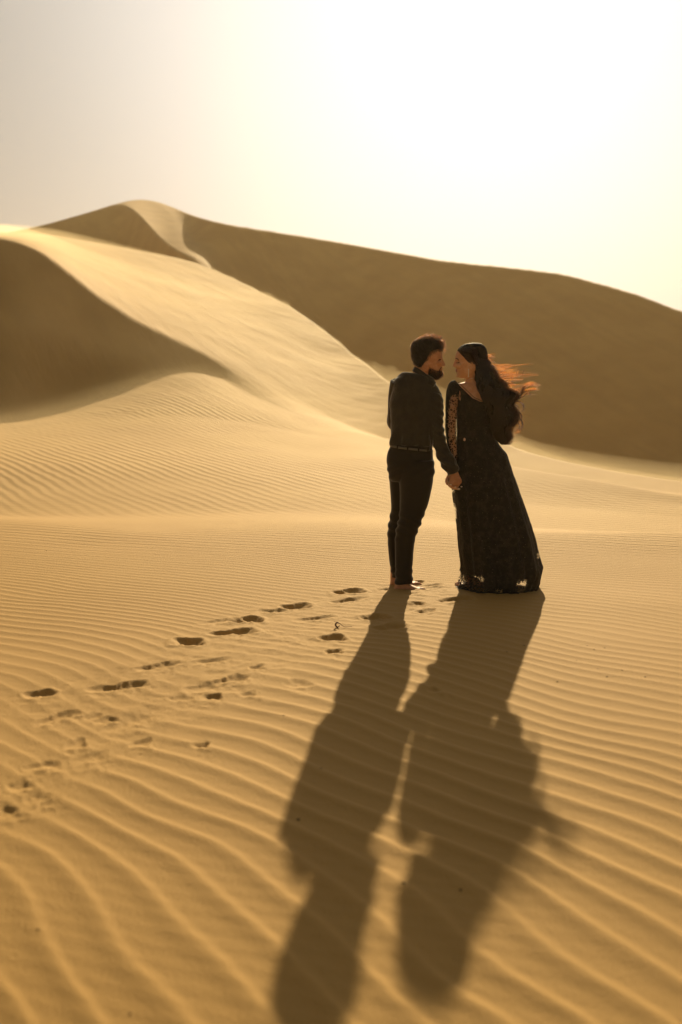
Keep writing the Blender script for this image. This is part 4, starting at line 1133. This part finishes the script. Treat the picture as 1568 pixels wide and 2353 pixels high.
# wavy lengths down the back
for i in range(4200):
    s_ = RNG.random(); y0_ = RNG.uniform(330, 470) if RNG.random() < 0.5 else RNG.uniform(470, 1150)
    y1_ = min(1600, y0_+RNG.uniform(250, 900))
    k = 26; ys = np.linspace(y0_, y1_, k); side_ = RNG.random()
    am = RNG.uniform(3, 15); fr_ = RNG.uniform(0.010, 0.020); ph = RNG.uniform(0, 6.28)
    q = []
    for j, y in enumerate(ys):
        a, b_ = lb(y), rb_(y); sx = a+s_*(b_-a)
        sx += am*math.sin(fr_*y*2.2+ph)*min(1, (y-y0_)/200)
        wid = math.sin(PI*min(max((sx-a)/(b_-a), 0.02), 0.98))**0.5
        d_ = float(np.interp(y, [330, 400, 600, 900, 1300, 1595], [.080, .078, .076, .070, .06, .03]))
        Yc = float(np.interp(y, [330, 400, 650, 900, 1600], [Yw, Yw-.01, Yw-.06, Yw-.085, Yw-.075]))
        yy = Yc+(-1 if side_ < 0.8 else 1)*d_*wid-0.003+0.004*math.cos(fr_*y*2.2+ph)
        q.append(W(*c6(sx, y), yy))
    lines.append(np.array(q))
for i in range(1900):                    # loose outer edge of the mass, where the light comes through
    y0_ = RNG.uniform(420, 1380); y1_ = min(1600, y0_+RNG.uniform(120, 420)); k = 20; ys = np.linspace(y0_, y1_, k)
    o0 = RNG.uniform(-70, -10); o1 = o0+RNG.uniform(-10, 75); am = RNG.uniform(4, 24); fr_ = RNG.uniform(0.02, 0.05); ph = RNG.uniform(0, 6.28); dd = RNG.normal(0, 0.03)
    lines.append(np.array([W(*c6(rb_(y)+o0+(o1-o0)*j/(k-1)+am*math.sin(fr_*y+ph), y), Yw-.08+dd) for j, y in enumerate(ys)]))
# sleek crown combed back over the head
for i in range(2600):
    t_ = RNG.uniform(0, 1); y = RNG.uniform(104, 400)
    x0_ = float(np.interp(y, [104, 122, 150, 190, 225, 265, 300, 340, 375, 405], [400, 330, 280, 240, 226, 236, 254, 276, 305, 340])); x1_ = float(np.interp(y, [104, 150, 200, 300, 405], [560, 622, 648, 670, 708]))
    xs = np.linspace(x0_+RNG.uniform(0, 60), x1_, 14); q = []
    for x in xs:
        u = (x-x0_)/(x1_-x0_)*2-1
        yy_ = y+ (x-x0_)*(0.10+0.25*(y/400))*((x-x0_)/(x1_-x0_))
        w_ = 0.0885*math.sqrt(max(0.0, 1-abs(u)**2.1))*math.sqrt(max(0.05, 1-((260-min(yy_, 260))/165)**2))
        q.append(W(*c6(x, yy_), Yw-w_-0.001))
    lines.append(np.array(q))
hl_ = strands('hair_lengths', lines, 0.00055, 0.0003, hair_wom, wh)
# locks lifted by the wind (guides read from the photograph, spread in depth)
GUI = [([(830, 622), (880, 612), (930, 590), (990, 576), (1060, 578), (1110, 588), (1146, 606), (1128, 634)], 40, 14),
       ([(820, 600), (870, 560), (905, 545), (955, 555), (975, 590), (960, 625)], 26, 10),
       ([(1100, 900), (1150, 868), (1180, 800), (1215, 750), (1270, 718), (1340, 712), (1400, 728), (1425, 745), (1408, 775)], 200, 14),
       ([(1090, 905), (1160, 850), (1230, 808), (1300, 786), (1370, 782), (1398, 790), (1408, 818)], 160, 15),
       ([(1110, 930), (1170, 905), (1215, 870), (1250, 838), (1285, 846), (1292, 868), (1272, 884), (1250, 876)], 45, 7),
       ([(1030, 990), (1075, 968), (1125, 966), (1175, 990), (1200, 1040), (1192, 1085), (1160, 1112), (1115, 1102)], 110, 8),
       ([(1020, 1000), (1070, 1010), (1110, 1040), (1135, 1080), (1140, 1120)], 40, 10),
       ([(1080, 1085), (1135, 1120), (1165, 1170), (1160, 1220), (1125, 1262), (1085, 1275)], 80, 8),
       ([(1060, 1240), (1130, 1215), (1172, 1255), (1180, 1320), (1150, 1385), (1095, 1405), (1040, 1395)], 90, 11),
       ([(1050, 1300), (1110, 1285), (1140, 1315), (1130, 1365), (1090, 1390), (1030, 1370)], 60, 9),
       ([(990, 1430), (1015, 1460), (1012, 1510), (985, 1545), (960, 1540)], 60, 8),
       ([(940, 1540), (965, 1560), (985, 1600), (970, 1560)], 20, 9),
       ([(900, 690), (950, 690), (1010, 700), (1060, 720), (1100, 760), (1110, 785)], 50, 14),
       ([(930, 760), (990, 735), (1060, 720), (1120, 745), (1160, 790), (1175, 830)], 60, 16),
       ([(1000, 830), (1070, 800), (1130, 780), (1180, 740), (1220, 700), (1290, 682), (1350, 690)], 50, 12),
       ([(880, 650), (960, 660), (1040, 640), (1110, 650), (1180, 640), (1240, 640)], 40, 16),
       ([(660, 300), (700, 292), (735, 302), (760, 330), (770, 370)], 8, 12),
       ([(690, 350), (730, 372), (770, 400), (800, 440), (822, 490), (820, 530)], 26, 11),
       ([(720, 420), (765, 440), (800, 480), (815, 530), (830, 580)], 26, 10),
       ([(820, 560), (850, 545), (878, 510), (880, 500)], 14, 8),
       ([(1090, 560), (1095, 520), (1120, 495), (1135, 510)], 8, 6), ([(1180, 570), (1190, 530), (1205, 500)], 8, 6), ([(1020, 640), (1010, 600), (1030, 560)], 8, 8),
       ([(840, 640), (930, 625), (1030, 610), (1100, 600), (1050, 560), (1000, 555)], 30, 16)]
wl = []
for g_, cnt, sp in GUI:
    for i in range(int(cnt*0.5)):
        ox, oy, od = RNG.normal(0, sp), RNG.normal(0, sp*0.75), RNG.normal(0, 0.022)
        trunc = RNG.uniform(0.55, 1.0); m_ = max(3, int(len(g_)*trunc)) if len(g_) > 4 else len(g_)
        gg = g_[:m_]; sc_ = RNG.uniform(0.92, 1.08)
        cx_, cy_ = gg[0]
        pp = [tuple(W(*c6(cx_+(x-cx_)*sc_+ox*min(1, 0.3+j*0.2), cy_+(y-cy_)*sc_+oy*min(1, 0.3+j*0.2)), Yw-.06+od*(1+j*0.25)+0.012*math.sin(j*1.4+i)))+(0,) for j, (x, y) in enumerate(gg)]
        wl.append(np.array([np.array(p) for p, _ in spline(pp, 26)]))
# single flyaway hairs streaming to the right
for i in range(210):
    kind = RNG.random()
    if kind < 0.60:
        y0_ = RNG.uniform(430, 680); x0_ = rb_(y0_)-30+RNG.uniform(0, 120); ln = RNG.gamma(2.5, 75); ln = min(ln, 1420-x0_)
    elif kind < 0.75:
        y0_ = RNG.uniform(270, 450); x0_ = rb_(max(y0_, 300))-25; ln = RNG.uniform(30, 160)
    elif kind < 0.88:
        y0_ = RNG.uniform(680, 900); x0_ = rb_(y0_)-20; ln = RNG.uniform(40, 1480-x0_)
    else:
        y0_ = RNG.uniform(1000, 1560); x0_ = rb_(y0_)-20; ln = RNG.uniform(40, 210)
    n_ = 18; s_ = np.linspace(0, 1, n_)
    dy = RNG.normal(-10, 22)*ln/200; am = RNG.uniform(0, 9); ph = RNG.uniform(0, 6.28)
    yy_ = y0_+dy*s_+am*np.sin(ph+s_*RNG.uniform(2, 8))-am*math.sin(ph)
    od = RNG.normal(0, 0.03)
    wl.append(np.array([W(*c6(x0_+ln*s_[j], yy_[j]), Yw-.05+od*(0.3+s_[j])) for j in range(n_)]))
strands('windblown_locks', wl, 0.00050, 0.00022, hair_wom, wh)
bc = pt(c2, 1080, 1165, 7.06)
adopt(wom, bc.x, 7.08, gh(bc.x, 7.06))
# ------------------------------------------------------------------ small things on the sand
twig_m = plain('dry_brown_stem', (0.13, 0.050, 0.022), 0.6, 0.3, (200, 0.001))
def cT(x, y): return 735+0.09375*x, 1396.5+0.09375*y
base = G(*cT(430, 470)); Yt = float(base[1])
tw = root_at('dried_sprout', 0, 0, 'curled dry brown sprout poking out of the sand beside the footprints', 'dried plant')
def tq(x, y, d=0, r=.002): return tuple(Vector(W(*cT(x, y), Yt+d)))+(r,)
bm = bmesh.new()
tube(bm, [tq(435, 480, 0, .0050), tq(395, 440, 0, .0052), tq(392, 400, .0, .0050), tq(425, 365, .0, .0046), tq(462, 370, .0, .0040)], 24, 8)
to_obj('stem', bm, twig_m, tw)
bm = bmesh.new()
tube(bm, [tq(462, 372, 0, .0030), tq(500, 390, -.005, .0022), tq(545, 430, -.008, .0018), tq(590, 458, -.006, .0016), tq(650, 466, .0, .0014), tq(720, 462, .01, .0012), tq(790, 455, .015, .0016)], 30, 6)
tube(bm, [tq(440, 362, 0, .0016), tq(400, 350, .004, .0012), tq(360, 340, .008, .0010)], 8, 5)
tube(bm, [tq(435, 480, 0, .0040), tq(465, 462, -.004, .0030), tq(490, 440, -.006, .0016), tq(498, 432, -.006, .0010)], 10, 6)
to_obj('tendril', bm, twig_m, tw)
adopt(tw, float(base[0]), Yt, gh(base[0], base[1]))
peb_m = plain('dark_pebble', (0.12, 0.08, 0.045), 0.8, 0.2, (300, 0.002))
PB = [(485, 1239, .5), (107, 1268, .6), (1205, 1487, .6), (1165, 1502, .6), (1281, 1568, .55), (1374, 1539, .45), (1395, 1557, .6), (1390, 1490, .45), (1350, 1485, .5), (1366, 1495, .5), (1430, 1543, .45), (1483, 1556, .6),
      (738, 1752, .7), (686, 1858, .9), (85, 2088, .55), (297, 2250, .45), (928, 1993, .8), (465, 1702, .9), (1325, 1520, .4), (652, 1640, .5), (1060, 2005, .6)]
for k, (px, py, sz) in enumerate(PB):
    g_ = G(px, py); gx, gy = float(g_[0]), float(g_[1])
    bm = bmesh.new(); bmesh.ops.create_icosphere(bm, subdivisions=2, radius=1)
    for v in bm.verts:
        n_ = mnoise.noise(v.co*1.7+Vector((k*3.1, 0, 0)))
        v.co = Vector((v.co.x*0.010, v.co.y*0.007, v.co.z*0.005))*sz*0.75*(1+0.45*n_)
    o = to_obj('pebble', bm, peb_m); o.location = (gx, gy, gh(gx, gy)+0.001*sz)
    tag(o, 'tiny dark pebble lying loose on the rippled sand', 'pebble', 'scattered pebbles on the sand')
